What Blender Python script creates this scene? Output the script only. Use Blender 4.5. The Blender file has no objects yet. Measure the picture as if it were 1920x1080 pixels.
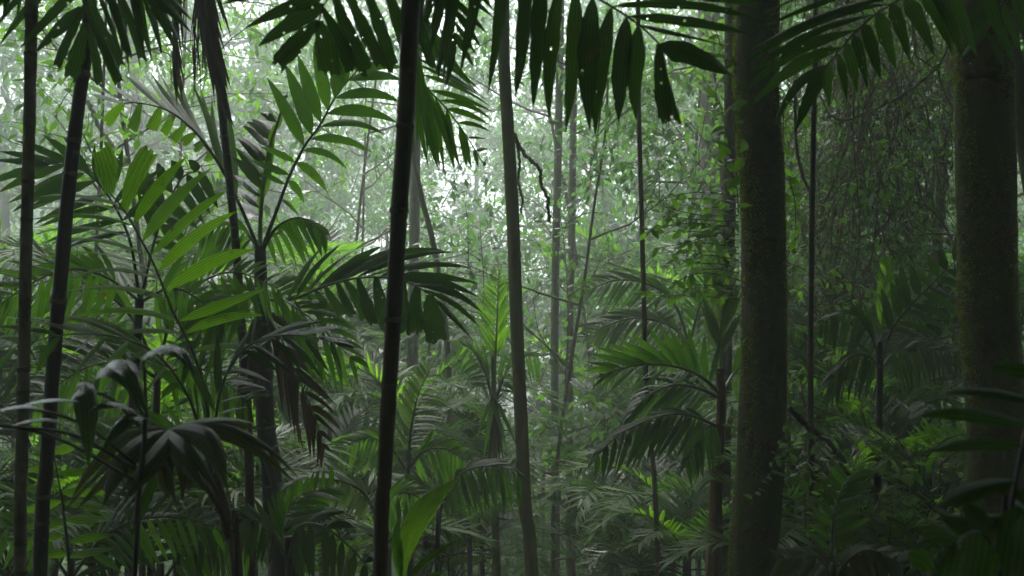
import bpy, math, random
import numpy as np
from mathutils import Vector, Matrix, Quaternion

RND = random.Random(11)
SC = bpy.context.scene
COL = SC.collection
CAMZ = 3.0
FPX = 35.0 / 36.0 * 1920.0            # focal length in pixels of the 1920 wide photograph

# ------------------------------------------------------------------ camera
cam = bpy.data.cameras.new('camera'); camo = bpy.data.objects.new('camera', cam); COL.objects.link(camo)
camo.location = (0, 0, CAMZ); camo.rotation_euler = (math.radians(90), 0, 0)
cam.lens = 35; cam.sensor_width = 36; cam.clip_start = 0.05; cam.clip_end = 2000
cam.dof.use_dof = True; cam.dof.focus_distance = 7.0; cam.dof.aperture_fstop = 4.0
SC.camera = camo
# ------------------------------------------------------------------ world, sun, exposure
SUN_EL, SUN_AZ = math.radians(58), math.radians(-6)       # ahead of the camera, a little to the left
W = bpy.data.worlds.new('World'); SC.world = W; W.use_nodes = True
nt = W.node_tree; nt.nodes.clear()
sky = nt.nodes.new('ShaderNodeTexSky'); sky.sky_type = 'NISHITA'; sky.sun_disc = False
sky.sun_elevation = SUN_EL; sky.sun_rotation = SUN_AZ; sky.air_density = 1.0; sky.dust_density = 2.0; sky.ozone_density = 1.0
hs = nt.nodes.new('ShaderNodeHueSaturation'); hs.inputs['Saturation'].default_value = 0.5
bg = nt.nodes.new('ShaderNodeBackground'); bg.inputs['Strength'].default_value = 0.15
wo = nt.nodes.new('ShaderNodeOutputWorld')
nt.links.new(sky.outputs[0], hs.inputs['Color']); nt.links.new(hs.outputs[0], bg.inputs['Color']); nt.links.new(bg.outputs[0], wo.inputs['Surface'])
sun = bpy.data.lights.new('sun', 'SUN'); sun.energy = 1.5; sun.angle = math.radians(24); sun.color = (1.0, 0.97, 0.92)
suno = bpy.data.objects.new('sun', sun); COL.objects.link(suno); suno.location = (0, 0, 30)
sd = Vector((math.sin(SUN_AZ) * math.cos(SUN_EL), math.cos(SUN_AZ) * math.cos(SUN_EL), math.sin(SUN_EL)))
suno.rotation_euler = sd.to_track_quat('Z', 'Y').to_euler()
vs = SC.view_settings; vs.view_transform = 'Standard'; vs.look = 'None'; vs.gamma = 1.0; vs.use_curve_mapping = False
vs.exposure = 2.1
SC.render.engine = 'CYCLES'
cy = SC.cycles
cy.max_bounces = 7; cy.diffuse_bounces = 2; cy.glossy_bounces = 2; cy.transmission_bounces = 4; cy.volume_bounces = 1
cy.transparent_max_bounces = 10; cy.caustics_reflective = False; cy.caustics_refractive = False
cy.use_denoising = True; cy.sample_clamp_indirect = 4.0
try: cy.denoiser = 'OPENIMAGEDENOISE'
except Exception: pass

# ------------------------------------------------------------------ materials
def _mat(name):
    m = bpy.data.materials.new(name); m.use_nodes = True; t = m.node_tree; t.nodes.clear()
    return m, t, t.nodes.new, t.links.new
def leaf_mat(name, base, trans, rough=0.4, tfac=0.35, holes=0.0, var=0.35, vein=220.0, yellow=0.0, spec=0.3, wear=1.0, stripe=32.0):
    m, t, N, Lk = _mat(name)
    out = N('ShaderNodeOutputMaterial'); pr = N('ShaderNodeBsdfPrincipled'); tr = N('ShaderNodeBsdfTranslucent'); mx = N('ShaderNodeMixShader')
    oi = N('ShaderNodeObjectInfo'); ge = N('ShaderNodeNewGeometry'); tc = N('ShaderNodeTexCoord')
    add = N('ShaderNodeMath'); add.operation = 'ADD'; Lk(oi.outputs['Random'], add.inputs[0]); Lk(ge.outputs['Random Per Island'], add.inputs[1])
    fr = N('ShaderNodeMath'); fr.operation = 'FRACT'; Lk(add.outputs[0], fr.inputs[0])
    no = N('ShaderNodeTexNoise'); no.inputs['Scale'].default_value = 9.0; no.inputs['Detail'].default_value = 3; Lk(ge.outputs['Position'], no.inputs['Vector'])
    sm = N('ShaderNodeMath'); sm.operation = 'MULTIPLY_ADD'; sm.inputs[1].default_value = 0.55; Lk(no.outputs['Fac'], sm.inputs[0]); 
    s2 = N('ShaderNodeMath'); s2.operation = 'MULTIPLY'; s2.inputs[1].default_value = 0.5; Lk(fr.outputs[0], s2.inputs[0]); Lk(s2.outputs[0], sm.inputs[2])
    def ramp(c):
        r = N('ShaderNodeValToRGB'); e = r.color_ramp.elements
        lo = tuple(x * (1 - var) for x in c); hi = tuple(x * (1 + var) for x in c)
        e[0].position = 0.15; e[0].color = (*lo, 1); e[1].position = 0.72; e[1].color = (hi[0] * 1.12, hi[1], hi[2] * 0.9, 1)
        if yellow:
            q = e.new(0.9); q.color = (c[1] * 1.5, c[1] * 1.25, c[2] * 0.7, 1)
        Lk(sm.outputs[0], r.inputs['Fac']); return r
    rb = ramp(base); rt = ramp(trans)
    nz = N('ShaderNodeTexNoise'); nz.inputs['Scale'].default_value = 17.0; nz.inputs['Detail'].default_value = 4; Lk(ge.outputs['Position'], nz.inputs['Vector'])
    rz = N('ShaderNodeValToRGB'); rz.color_ramp.elements[0].position = 0.64; rz.color_ramp.elements[1].position = 0.72; Lk(nz.outputs['Fac'], rz.inputs['Fac'])
    uvs = N('ShaderNodeUVMap'); ws = N('ShaderNodeTexWave'); ws.wave_type = 'BANDS'; ws.bands_direction = 'X'; ws.inputs['Scale'].default_value = stripe; ws.inputs['Distortion'].default_value = 1.2; ws.inputs['Detail'].default_value = 2; Lk(uvs.outputs[0], ws.inputs['Vector'])
    rv = N('ShaderNodeMapRange'); rv.inputs['To Min'].default_value = 0.62 if stripe else 1.0; rv.inputs['To Max'].default_value = 1.15; Lk(ws.outputs['Fac'], rv.inputs['Value'])
    wf = N('ShaderNodeMath'); wf.operation = 'MULTIPLY'; wf.inputs[1].default_value = wear; Lk(rz.outputs[0], wf.inputs[0])
    def worn(src, dst, c):
        mi = N('ShaderNodeMix'); mi.data_type = 'RGBA'; Lk(wf.outputs[0], mi.inputs['Factor']); Lk(src, mi.inputs['A']); mi.inputs['B'].default_value = c
        vm = N('ShaderNodeVectorMath'); vm.operation = 'SCALE'; Lk(mi.outputs['Result'], vm.inputs[0]); Lk(rv.outputs[0], vm.inputs['Scale']); Lk(vm.outputs[0], dst)
    worn(rb.outputs[0], pr.inputs['Base Color'], (0.09, 0.065, 0.03, 1)); worn(rt.outputs[0], tr.inputs['Color'], (0.14, 0.10, 0.02, 1))
    pr.inputs['Roughness'].default_value = rough
    pr.inputs['Specular IOR Level'].default_value = spec
    # parallel veins as fine relief, across the blade (uv in metres)
    uv = N('ShaderNodeUVMap'); wv = N('ShaderNodeTexWave'); wv.wave_type = 'BANDS'; wv.bands_direction = 'X'; wv.inputs['Scale'].default_value = vein; wv.inputs['Distortion'].default_value = 0.6
    Lk(uv.outputs[0], wv.inputs['Vector']); bp = N('ShaderNodeBump'); bp.inputs['Strength'].default_value = 0.35; bp.inputs['Distance'].default_value = 0.002
    Lk(wv.outputs['Fac'], bp.inputs['Height']); Lk(bp.outputs[0], pr.inputs['Normal'])
    mx.inputs[0].default_value = tfac; Lk(pr.outputs[0], mx.inputs[1]); Lk(tr.outputs[0], mx.inputs[2])
    last = mx
    if holes:
        vo = N('ShaderNodeTexVoronoi'); vo.inputs['Scale'].default_value = 26.0; Lk(ge.outputs['Position'], vo.inputs['Vector'])
        n2 = N('ShaderNodeTexNoise'); n2.inputs['Scale'].default_value = 5.0; Lk(ge.outputs['Position'], n2.inputs['Vector'])
        mu = N('ShaderNodeMath'); mu.operation = 'MULTIPLY'; mu.inputs[1].default_value = holes; Lk(n2.outputs['Fac'], mu.inputs[0])
        lt = N('ShaderNodeMath'); lt.operation = 'LESS_THAN'; Lk(vo.outputs['Distance'], lt.inputs[0]); Lk(mu.outputs[0], lt.inputs[1])
        tp = N('ShaderNodeBsdfTransparent'); m2 = N('ShaderNodeMixShader'); Lk(lt.outputs[0], m2.inputs[0]); Lk(mx.outputs[0], m2.inputs[1]); Lk(tp.outputs[0], m2.inputs[2]); last = m2
    Lk(last.outputs[0], out.inputs['Surface']); return m
def bark_mat(name, c1, c2, scale=14.0, moss=None, mossamt=0.5, rough=0.85, stretch=(1, 1, 0.25), bump=0.6, lichen=False):
    m, t, N, Lk = _mat(name)
    out = N('ShaderNodeOutputMaterial'); pr = N('ShaderNodeBsdfPrincipled'); ge = N('ShaderNodeNewGeometry')
    mp = N('ShaderNodeMapping'); mp.inputs['Scale'].default_value = stretch; Lk(ge.outputs['Position'], mp.inputs['Vector'])
    no = N('ShaderNodeTexNoise'); no.inputs['Scale'].default_value = scale; no.inputs['Detail'].default_value = 6; no.inputs['Roughness'].default_value = 0.65; Lk(mp.outputs[0], no.inputs['Vector'])
    r = N('ShaderNodeValToRGB'); e = r.color_ramp.elements; e[0].position = 0.35; e[0].color = (*c1, 1); e[1].position = 0.68; e[1].color = (*c2, 1); Lk(no.outputs['Fac'], r.inputs['Fac'])
    col = r.outputs[0]
    if moss:
        n2 = N('ShaderNodeTexNoise'); n2.inputs['Scale'].default_value = 3.2; n2.inputs['Detail'].default_value = 7; n2.inputs['Roughness'].default_value = 0.7; Lk(ge.outputs['Position'], n2.inputs['Vector'])
        r2 = N('ShaderNodeValToRGB'); e = r2.color_ramp.elements; e[0].position = 0.62 - mossamt * 0.3; e[0].color = (0, 0, 0, 1); e[1].position = 0.72 - mossamt * 0.25; e[1].color = (1, 1, 1, 1); Lk(n2.outputs['Fac'], r2.inputs['Fac'])
        mi = N('ShaderNodeMix'); mi.data_type = 'RGBA'; Lk(r2.outputs[0], mi.inputs['Factor']); Lk(col, mi.inputs['A']); mi.inputs['B'].default_value = (*moss, 1); col = mi.outputs['Result']
    if lichen:
        n3 = N('ShaderNodeTexNoise'); n3.inputs['Scale'].default_value = 7.0; n3.inputs['Detail'].default_value = 8; n3.inputs['Roughness'].default_value = 0.75; Lk(ge.outputs['Position'], n3.inputs['Vector'])
        r3 = N('ShaderNodeValToRGB'); r3.color_ramp.elements[0].position = 0.60; r3.color_ramp.elements[1].position = 0.66; Lk(n3.outputs['Fac'], r3.inputs['Fac'])
        m3 = N('ShaderNodeMix'); m3.data_type = 'RGBA'; Lk(r3.outputs[0], m3.inputs['Factor']); Lk(col, m3.inputs['A']); m3.inputs['B'].default_value = (0.085, 0.08, 0.045, 1); col = m3.outputs['Result']
    Lk(col, pr.inputs['Base Color']); pr.inputs['Roughness'].default_value = rough; pr.inputs['Specular IOR Level'].default_value = 0.3
    bp = N('ShaderNodeBump'); bp.inputs['Strength'].default_value = bump; bp.inputs['Distance'].default_value = 0.01; Lk(no.outputs['Fac'], bp.inputs['Height']); Lk(bp.outputs[0], pr.inputs['Normal'])
    Lk(pr.outputs[0], out.inputs['Surface']); return m
M = {}
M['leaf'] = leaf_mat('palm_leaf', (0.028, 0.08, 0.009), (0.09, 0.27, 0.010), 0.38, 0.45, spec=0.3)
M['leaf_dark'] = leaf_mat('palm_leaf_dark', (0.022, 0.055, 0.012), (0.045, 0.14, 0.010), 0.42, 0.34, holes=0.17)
M['leaf_lit'] = leaf_mat('palm_leaf_lit', (0.05, 0.13, 0.008), (0.17, 0.44, 0.010), 0.40, 0.58)  # brighter copy of the palm leaf, backlight put into its colour
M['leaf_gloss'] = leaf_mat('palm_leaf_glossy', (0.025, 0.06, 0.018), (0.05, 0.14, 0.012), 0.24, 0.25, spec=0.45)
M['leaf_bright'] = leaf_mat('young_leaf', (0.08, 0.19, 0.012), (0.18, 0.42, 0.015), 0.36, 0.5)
M['leaf_brown'] = leaf_mat('dead_leaf', (0.055, 0.04, 0.028), (0.06, 0.04, 0.022), 0.85, 0.15, spec=0.15)
M['leaf_olive'] = leaf_mat('ageing_leaf', (0.055, 0.075, 0.028), (0.06, 0.085, 0.018), 0.42, 0.2)
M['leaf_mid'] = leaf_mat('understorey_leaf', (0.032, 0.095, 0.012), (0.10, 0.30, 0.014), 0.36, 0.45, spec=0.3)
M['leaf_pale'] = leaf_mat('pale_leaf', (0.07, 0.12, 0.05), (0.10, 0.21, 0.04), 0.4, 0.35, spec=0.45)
M['tree_leaf'] = leaf_mat('tree_leaf', (0.055, 0.125, 0.03), (0.15, 0.34, 0.055), 0.45, 0.5, var=0.5, stripe=0.0)
M['tree_leaf_cool'] = leaf_mat('tree_leaf_cool', (0.045, 0.105, 0.04), (0.11, 0.28, 0.06), 0.45, 0.46, var=0.5, stripe=0.0)
M['tree_leaf_dark'] = leaf_mat('canopy_leaf', (0.03, 0.075, 0.012), (0.10, 0.30, 0.02), 0.5, 0.5, var=0.4, stripe=0.0)
M['shrub_leaf'] = leaf_mat('shrub_leaf', (0.04, 0.115, 0.012), (0.14, 0.38, 0.015), 0.36, 0.45, var=0.45, stripe=0.0)
M['yellow_leaf'] = leaf_mat('yellow_leaf', (0.35, 0.24, 0.02), (0.45, 0.30, 0.02), 0.45, 0.45)
M['rachis'] = bark_mat('rachis', (0.03, 0.045, 0.018), (0.06, 0.08, 0.03), 30, rough=0.5, bump=0.2)
M['rachis_green'] = bark_mat('rachis_green', (0.10, 0.17, 0.02), (0.18, 0.26, 0.04), 20, rough=0.4, bump=0.1)
M['stem_black'] = bark_mat('stem_black', (0.010, 0.009, 0.008), (0.03, 0.024, 0.018), 18, rough=0.5, bump=0.25, moss=(0.05, 0.05, 0.025), mossamt=0.12, lichen=True)
M['stem_brown'] = bark_mat('stem_brown', (0.014, 0.010, 0.008), (0.055, 0.032, 0.016), 12, rough=0.55, stretch=(1, 1, .5), bump=0.3, moss=(0.05, 0.05, 0.025), mossamt=0.12, lichen=True)
M['stem_grey'] = bark_mat('stem_grey', (0.05, 0.045, 0.035), (0.20, 0.17, 0.12), 15, rough=0.75, stretch=(1, 1, .6), moss=(0.07, 0.08, 0.03), mossamt=0.2)
M['bark_moss'] = bark_mat('bark_mossy', (0.018, 0.011, 0.004), (0.085, 0.056, 0.02), 30, moss=(0.045, 0.06, 0.006), mossamt=0.75, stretch=(1, 1, .8), lichen=True, bump=1.0)
M['bark_olive'] = bark_mat('bark_olive', (0.08, 0.055, 0.02), (0.19, 0.14, 0.05), 16, moss=(0.10, 0.12, 0.03), mossamt=0.6)
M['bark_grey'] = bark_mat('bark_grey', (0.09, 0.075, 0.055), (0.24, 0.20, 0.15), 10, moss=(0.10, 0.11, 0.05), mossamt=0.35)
M['fibre'] = bark_mat('fibre', (0.05, 0.03, 0.018), (0.20, 0.12, 0.06), 40, stretch=(1, 1, .08), bump=0.8)
M['twig'] = bark_mat('twig', (0.045, 0.03, 0.018), (0.12, 0.08, 0.045), 22)
M['scar'] = bark_mat('leaf_scar', (0.035, 0.03, 0.02), (0.12, 0.098, 0.065), 40, rough=0.8, stretch=(1, 1, 1))
M['moss'] = leaf_mat('moss', (0.055, 0.078, 0.009), (0.20, 0.28, 0.014), 0.9, 0.55, spec=0.05, var=0.2, wear=0.0, stripe=0.0)
M['soil'] = bark_mat('leaf_litter', (0.03, 0.022, 0.014), (0.10, 0.07, 0.04), 5.0, moss=(0.04, 0.05, 0.02), mossamt=0.4, stretch=(1, 1, 1))

# ------------------------------------------------------------------ object helpers
WORG = {}
def obj(name, verts, faces, mat, parent=None, origin=(0, 0, 0), uv=None, smooth=True, mesh=None):
    """one mesh object; verts are world points, origin is where the object's own origin stands"""
    org = np.array(origin, float)
    if mesh is None:
        mesh = bpy.data.meshes.new(name)
        mesh.from_pydata((np.asarray(verts, float) - org).tolist(), [], faces)
        if uv is not None:
            ul = mesh.uv_layers.new(name='UVMap'); li = np.empty(len(mesh.loops), np.int32); mesh.loops.foreach_get('vertex_index', li)
            ul.data.foreach_set('uv', np.asarray(uv, np.float32)[li].ravel())
        if smooth: mesh.polygons.foreach_set('use_smooth', [True] * len(mesh.polygons))
        mesh.materials.append(M[mat])
    o = bpy.data.objects.new(name, mesh); COL.objects.link(o)
    po = WORG[parent.name] if parent is not None else np.zeros(3)
    o.parent = parent; o.location = (org - po).tolist(); WORG[o.name] = org
    return o
def tag(o, label, cat, group=None, kind=None):
    o['label'] = label
    if cat: o['category'] = cat
    if group: o['group'] = group
    if kind: o['kind'] = kind
    return o
def thing(name, label, cat, loc, group=None):
    o = bpy.data.objects.new(name, None); COL.objects.link(o); o.location = loc; o.empty_display_size = 0.1
    WORG[o.name] = np.array(loc, float); return tag(o, label, cat, group)
def gz(x, y):
    b = 1.3 - 6.2 * (1 - math.exp(-y / 9.0)) - 0.03 * y if y > 0 else 1.3 - 0.02 * y
    return b + 0.22 * math.sin(x * 0.35 + 1.0) * math.cos(y * 0.27) + 0.02 * abs(x) * min(1, abs(x) / 20)
def at(px, py, Y): return np.array(((px - 960) / FPX * Y, Y, CAMZ - (py - 540) / FPX * Y))
def m_px(w, Y): return w / FPX * Y
def nrm(v):
    l = np.linalg.norm(v); return v / l if l > 1e-9 else np.array((0, 0, 1.0))
ANCHOR = [(50, 'pale ringed stem'), (130, 'black ringed stem'), (300, 'broad sunlit frond'), (440, 'dead brown frond stem'), (510, 'skirt of dead leaves'), (730, 'near-black stem'), (800, 'pale straight trunk'), (925, 'straw-skirted palm'), (975, 'olive pole trunk'), (1055, 'twin slim trunks'), (1210, 'hair-thin stem'), (1345, 'fibrous-stemmed palm'), (1425, 'thick mossy trunk'), (1522, 'thin reddish stem'), (1650, 'dark-stemmed palm'), (1745, 'slim hazy trunk'), (1860, 'thickest mossy trunk')]
USED = set()
def where(what, px, py=None):
    a = min(ANCHOR, key=lambda q: abs(q[0] - px)); side = 'left of' if px < a[0] else 'right of'
    h = '' if py is None else 'high ' if py < 720 else 'mid-height ' if py < 850 else 'low ' if py < 960 else 'lowest '
    l0 = what + ' ' + h + side + ' the ' + a[1]; l = l0
    for ex in (', the fainter one', ', the faintest one', ', half lost in mist', ', nearly lost in mist', ', deepest in the mist'):
        if l not in USED: break
        l = l0 + ex
    USED.add(l); return l
def smooth_path(P, n):
    """Catmull-Rom through P, resampled to n points of even spacing"""
    P = np.asarray(P, float); k = len(P)
    if k == 2: return P[0] + (P[1] - P[0]) * np.linspace(0, 1, n)[:, None]
    Q = np.vstack((2 * P[0] - P[1], P, 2 * P[-1] - P[-2])); out = []
    for i in range(1, k):
        for u in np.linspace(0, 1, 12, endpoint=False):
            a, b, c, d = Q[i - 1], Q[i], Q[i + 1], Q[i + 2]
            out.append(0.5 * ((2 * b) + (-a + c) * u + (2 * a - 5 * b + 4 * c - d) * u * u + (-a + 3 * b - 3 * c + d) * u ** 3))
    out.append(P[-1]); out = np.array(out)
    s = np.concatenate(([0], np.cumsum(np.linalg.norm(np.diff(out, axis=0), axis=1))))
    return np.stack([np.interp(np.linspace(0, s[-1], n), s, out[:, j]) for j in range(3)], 1)
def tube(P, r, sides=8, rough=0.0, seed=0, cap=True):
    P = np.asarray(P, float); n = len(P); r = np.broadcast_to(np.asarray(r, float), (n,))
    T = np.gradient(P, axis=0); T /= np.linalg.norm(T, axis=1)[:, None] + 1e-12
    ref = np.array((1.0, 0.2, 0)) if abs(T[0][2]) > 0.7 else np.array((0, 0, 1.0))
    rs = np.random.RandomState(seed); V = []; ph = rs.rand(6) * 6.28
    a = np.linspace(0, 2 * math.pi, sides, endpoint=False)
    L = np.concatenate(([0], np.cumsum(np.linalg.norm(np.diff(P, axis=0), axis=1))))
    for i in range(n):
        u = nrm(ref - T[i] * np.dot(ref, T[i])); v = np.cross(T[i], u); ref = u
        rr = np.full(sides, r[i])
        if rough:
            rr = rr * (1 + rough * (0.5 * np.sin(2 * a + ph[0] + L[i] * 1.3) + 0.5 * np.sin(3 * a + ph[1] - L[i] * 2.1) + 0.35 * np.sin(5 * a + ph[2] + L[i] * 5.0) + 0.25 * np.sin(9 * a + ph[3] + L[i] * 9) + 0.3 * (rs.rand(sides) - .5)))
        V.append(P[i] + np.outer(np.cos(a) * rr, u) + np.outer(np.sin(a) * rr, v))
    V = np.vstack(V); Fc = []
    for i in range(n - 1):
        for j in range(sides):
            k = (j + 1) % sides; Fc.append((i * sides + j, i * sides + k, (i + 1) * sides + k, (i + 1) * sides + j))
    if cap:
        Fc.append(tuple(range(sides - 1, -1, -1))); Fc.append(tuple((n - 1) * sides + j for j in range(sides)))
    return V, Fc
class Mesh:
    def __init__(s): s.V = []; s.F = []; s.U = []; s.n = 0
    def add(s, V, F, U=None):
        V = np.asarray(V); s.V.append(V); s.F.extend([tuple(i + s.n for i in f) for f in F]); s.U.append(np.zeros((len(V), 2)) if U is None else np.asarray(U)); s.n += len(V)
    def build(s, name, mat, parent=None, origin=(0, 0, 0), smooth=True):
        return obj(name, np.vstack(s.V), s.F, mat, parent, origin, np.vstack(s.U), smooth)
    def data(s, name, mat):
        me = bpy.data.meshes.new(name); me.from_pydata(np.vstack(s.V).tolist(), [], s.F); U = np.vstack(s.U)
        ul = me.uv_layers.new(name='UVMap'); li = np.empty(len(me.loops), np.int32); me.loops.foreach_get('vertex_index', li)
        ul.data.foreach_set('uv', U[li].astype(np.float32).ravel()); me.polygons.foreach_set('use_smooth', [True] * len(me.polygons)); me.materials.append(M[mat]); return me

UP = np.array((0, 0, 1.0))
def w_lance(s): return min(1.0, (s / 0.28) ** 0.65) * (1.0 - max(0, (s - 0.35) / 0.65) ** 2.1) * 0.97 + 0.03 * (1 - s)
def w_narrow(s): return min(1.0, (s / 0.12) ** 0.7) * (1.0 - max(0, (s - 0.2) / 0.8) ** 1.7) * 0.96 + 0.04 * (1 - s)
def w_blunt(s): return 0.30 + 0.70 * min(1, s / 0.6) ** 0.9
def w_ellip(s): return math.sin(math.pi * min(1, max(0, s)) ** 0.85) * 0.98 + 0.02 * (1 - s)
def w_broad(s): return min(1.0, (s / 0.4) ** 0.8) * (1.0 - max(0, (s - 0.5) / 0.5) ** 2.2) * 0.95 + 0.05 * (1 - s)
PROF = {'lance': w_lance, 'narrow': w_narrow, 'blunt': w_blunt, 'ellip': w_ellip, 'broad': w_broad}
def blade(B, C, P, width, nhint, segs=7, prof='lance', fold=-0.3, cols=3, jag=0.0, twist=0.0, rnd=RND, ragged=0.0):
    """a leaf blade along the quadratic curve B-C-P; returns verts, faces, uv(metres)"""
    f = PROF[prof]; V = []; U = []; L = np.linalg.norm(C - B) + np.linalg.norm(P - C); ts = np.linspace(-1, 1, cols)
    for i in range(segs + 1):
        s = i / segs; p = (1 - s) ** 2 * B + 2 * s * (1 - s) * C + s * s * P
        d = nrm((1 - s) * (C - B) + s * (P - C)); side = nrm(np.cross(d, nhint)); nn = np.cross(side, d)
        if twist:
            c_, s_ = math.cos(twist * s), math.sin(twist * s); side, nn = side * c_ + nn * s_, nn * c_ - side * s_
        w = width * 0.5 * f(s) * (1 + ragged * (rnd.random() - .5))
        for j, t in enumerate(ts):
            h = fold * w * abs(t) if cols < 5 else fold * w * 0.5 * abs(t) + (0.15 * w if j % 2 else -0.15 * w)
            q = p + side * (w * t) + nn * h
            if jag and i == segs: q = q + d * L * jag * (rnd.random() - 0.6)
            V.append(q); U.append((w * t, s * L))
    Fc = [(i * cols + j, i * cols + j + 1, (i + 1) * cols + j + 1, (i + 1) * cols + j) for i in range(segs) for j in range(cols - 1)]
    return np.array(V), Fc, np.array(U)

CAMP = np.array((0, 0, CAMZ))
def frond(root, pts, sides, mat='leaf', r=(5, 1.5), rmat='rachis', s0=0.1, joined=False, face=0.65, name='frond', jit=0.06):
    """a pinnate leaf: rachis through pts (px, py, metres) and, for each side, leaflets whose tips run through keys (s, tipx, tipy, widthpx)"""
    P = smooth_path([at(*p) for p in pts], 26); Y = P[:, 1]
    ss = np.linspace(0, 1, 26)
    rad = np.array([m_px(r[0] + (r[1] - r[0]) * s, y) for s, y in zip(ss, Y)]) * 0.5
    V, Fc = tube(P, rad, 6)
    fo = obj(name, V, Fc, rmat, root, P[0])
    acc = Mesh()
    for sd_ in sides:
        keys = np.array([k[:4] for k in sd_['keys']], float); n = sd_['n']; arch = sd_.get('arch', 0.12); dY = sd_.get('dY', 0.0); prof = sd_.get('prof', 'lance'); mt = sd_.get('mat', mat)
        for ki, s in enumerate(np.linspace(keys[0, 0], keys[-1, 0], n) if n else keys[:, 0]):
            sj = min(1, max(0, s + RND.uniform(-.3, .3) / n * (keys[-1, 0] - keys[0, 0]))) if n else s
            if s == keys[-1, 0]: sj = s
            B = np.array([np.interp(sj, ss, P[:, j]) for j in range(3)])
            tx, ty, w = (np.interp(s, keys[:, 0], keys[:, j]) for j in (1, 2, 3)) if n else keys[ki, 1:4]
            Yt = B[1] + dY + RND.uniform(-.06, .06)
            T = at(tx, ty, Yt); L = np.linalg.norm(T - B); T = T + np.array([RND.uniform(-jit, jit) * L for _ in range(3)])
            C = (B + T) / 2 + UP * arch * L * RND.uniform(.6, 1.4) + np.array((RND.uniform(-.08, .08), RND.uniform(-.08, .08), RND.uniform(-.03, .03))) * L
            fc = sd_.get('face', face); nh = nrm(fc * nrm(CAMP - B) + (1 - fc) * UP + np.array([RND.uniform(-.22, .22) for _ in range(3)]))
            pf = prof; jag = 0.12 if pf == 'blunt' else 0.0; wid = m_px(w, B[1]) * RND.uniform(.85, 1.12)
            cols = 9 if (pf == 'blunt' and w > 30) else 5 if pf == 'blunt' else 3; dk = mt == 'leaf_dark'
            v, f, u = blade(B, C, T, wid, nh, 12 if dk else 8, pf, sd_.get('fold', -0.28), cols, jag, RND.uniform(-.75, .75), RND, .22 if dk else .10)
            if joined: acc.add(v, f, u)
            else: obj('leaflet', v, f, mt, fo, B, u)
    if joined and acc.n: acc.build('blade', mat, fo, P[0])
    return fo
def stem(root, pts, w, mat, name='stem', rings=0.0, sides=14, rough=0.03, n=90, to_ground=True, seed=1, ringh=0.10):
    """a stem through pixel points from top to bottom, run on down to the ground"""
    Q = [at(*p) for p in pts]
    if to_ground:
        x, y, z = Q[-1]; d = Q[-1] - Q[-2]; g = gz(x, y)
        if z > g:
            kx = d[0] / abs(d[2]) * (z - g) * 0.5 if abs(d[2]) > 1e-6 else 0
            Q.append(np.array((x + kx, y, g - 0.12)))
    P = smooth_path(Q, n); ws = np.asarray(w, float); Y = P[:, 1]
    wl = np.interp(np.linspace(0, 1, n), np.linspace(0, 1, len(ws)), ws)
    rad = np.array([m_px(a, y) for a, y in zip(wl, Y)]) * .5
    if rings:
        L = np.concatenate(([0], np.cumsum(np.linalg.norm(np.diff(P, axis=0), axis=1))))
        ph = (L / rings) % 1.0; rad = rad * (1 + ringh * np.exp(-(np.minimum(ph, 1 - ph) / 0.09) ** 2))
    if rings:                                        # slight wander of the stem
        rw = np.random.RandomState(seed + len(pts)); t_ = np.linspace(0, 1, n); off = sum(rw.randn() * np.sin(t_ * k * 3.1 + rw.rand() * 6) / k for k in (3, 5, 8, 13)) * rad.mean() * .30; P = P.copy(); P[:, 0] += off
    V, Fc = tube(P, rad, sides, rough, seed); so = obj(name, V, Fc, mat, root, P[-1])
    if rings >= .14:
        rr_ = random.Random(seed); k0 = 0
        for q in range(1, int(L[-1] / rings)):
            if rr_.random() < .18: continue
            i0 = int(np.searchsorted(L, q * rings + rr_.uniform(-.3, .3) * rings))
            if i0 < 2 or i0 > n - 3 or P[i0][2] > CAMZ + .31 * P[i0][1] or P[i0][2] < CAMZ - .31 * P[i0][1]: continue
            c = P[i0]; t = nrm(P[i0 + 1] - P[i0 - 1]); R0 = rad[i0]; V, Fc = tube([c - t * .009, c - t * .004, c + t * .004, c + t * .009], [R0 * 1.0, R0 * 1.09, R0 * 1.07, R0 * .99], sides, .03, q); obj('leaf_scar', V, Fc, 'scar', so, c)
    return so, P, rad
def base_of(px, py, Y):
    p = at(px, py, Y); return (p[0], p[1], gz(p[0], p[1]))

# ------------------------------------------------------------------ ground (one sheet)
gx = np.concatenate((np.linspace(-160, -24, 18), np.linspace(-22, 22, 56), np.linspace(24, 160, 18)))
gy = np.concatenate((np.linspace(-40, -4, 10), np.linspace(-2, 34, 48), np.linspace(36, 240, 26)))
GV = [(x, y, gz(x, y) + 0.05 * math.sin(x * 3.1 + y * 1.7) * math.sin(y * 2.3)) for y in gy for x in gx]; nx = len(gx)
GF = [(j * nx + i, j * nx + i + 1, (j + 1) * nx + i + 1, (j + 1) * nx + i) for j in range(len(gy) - 1) for i in range(nx - 1)]
g = obj('ground', GV, GF, 'soil'); g['kind'] = 'structure'; g['label'] = 'brown leaf litter forest floor sloping away'
GMIN = min(v[2] for v in GV)

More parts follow.
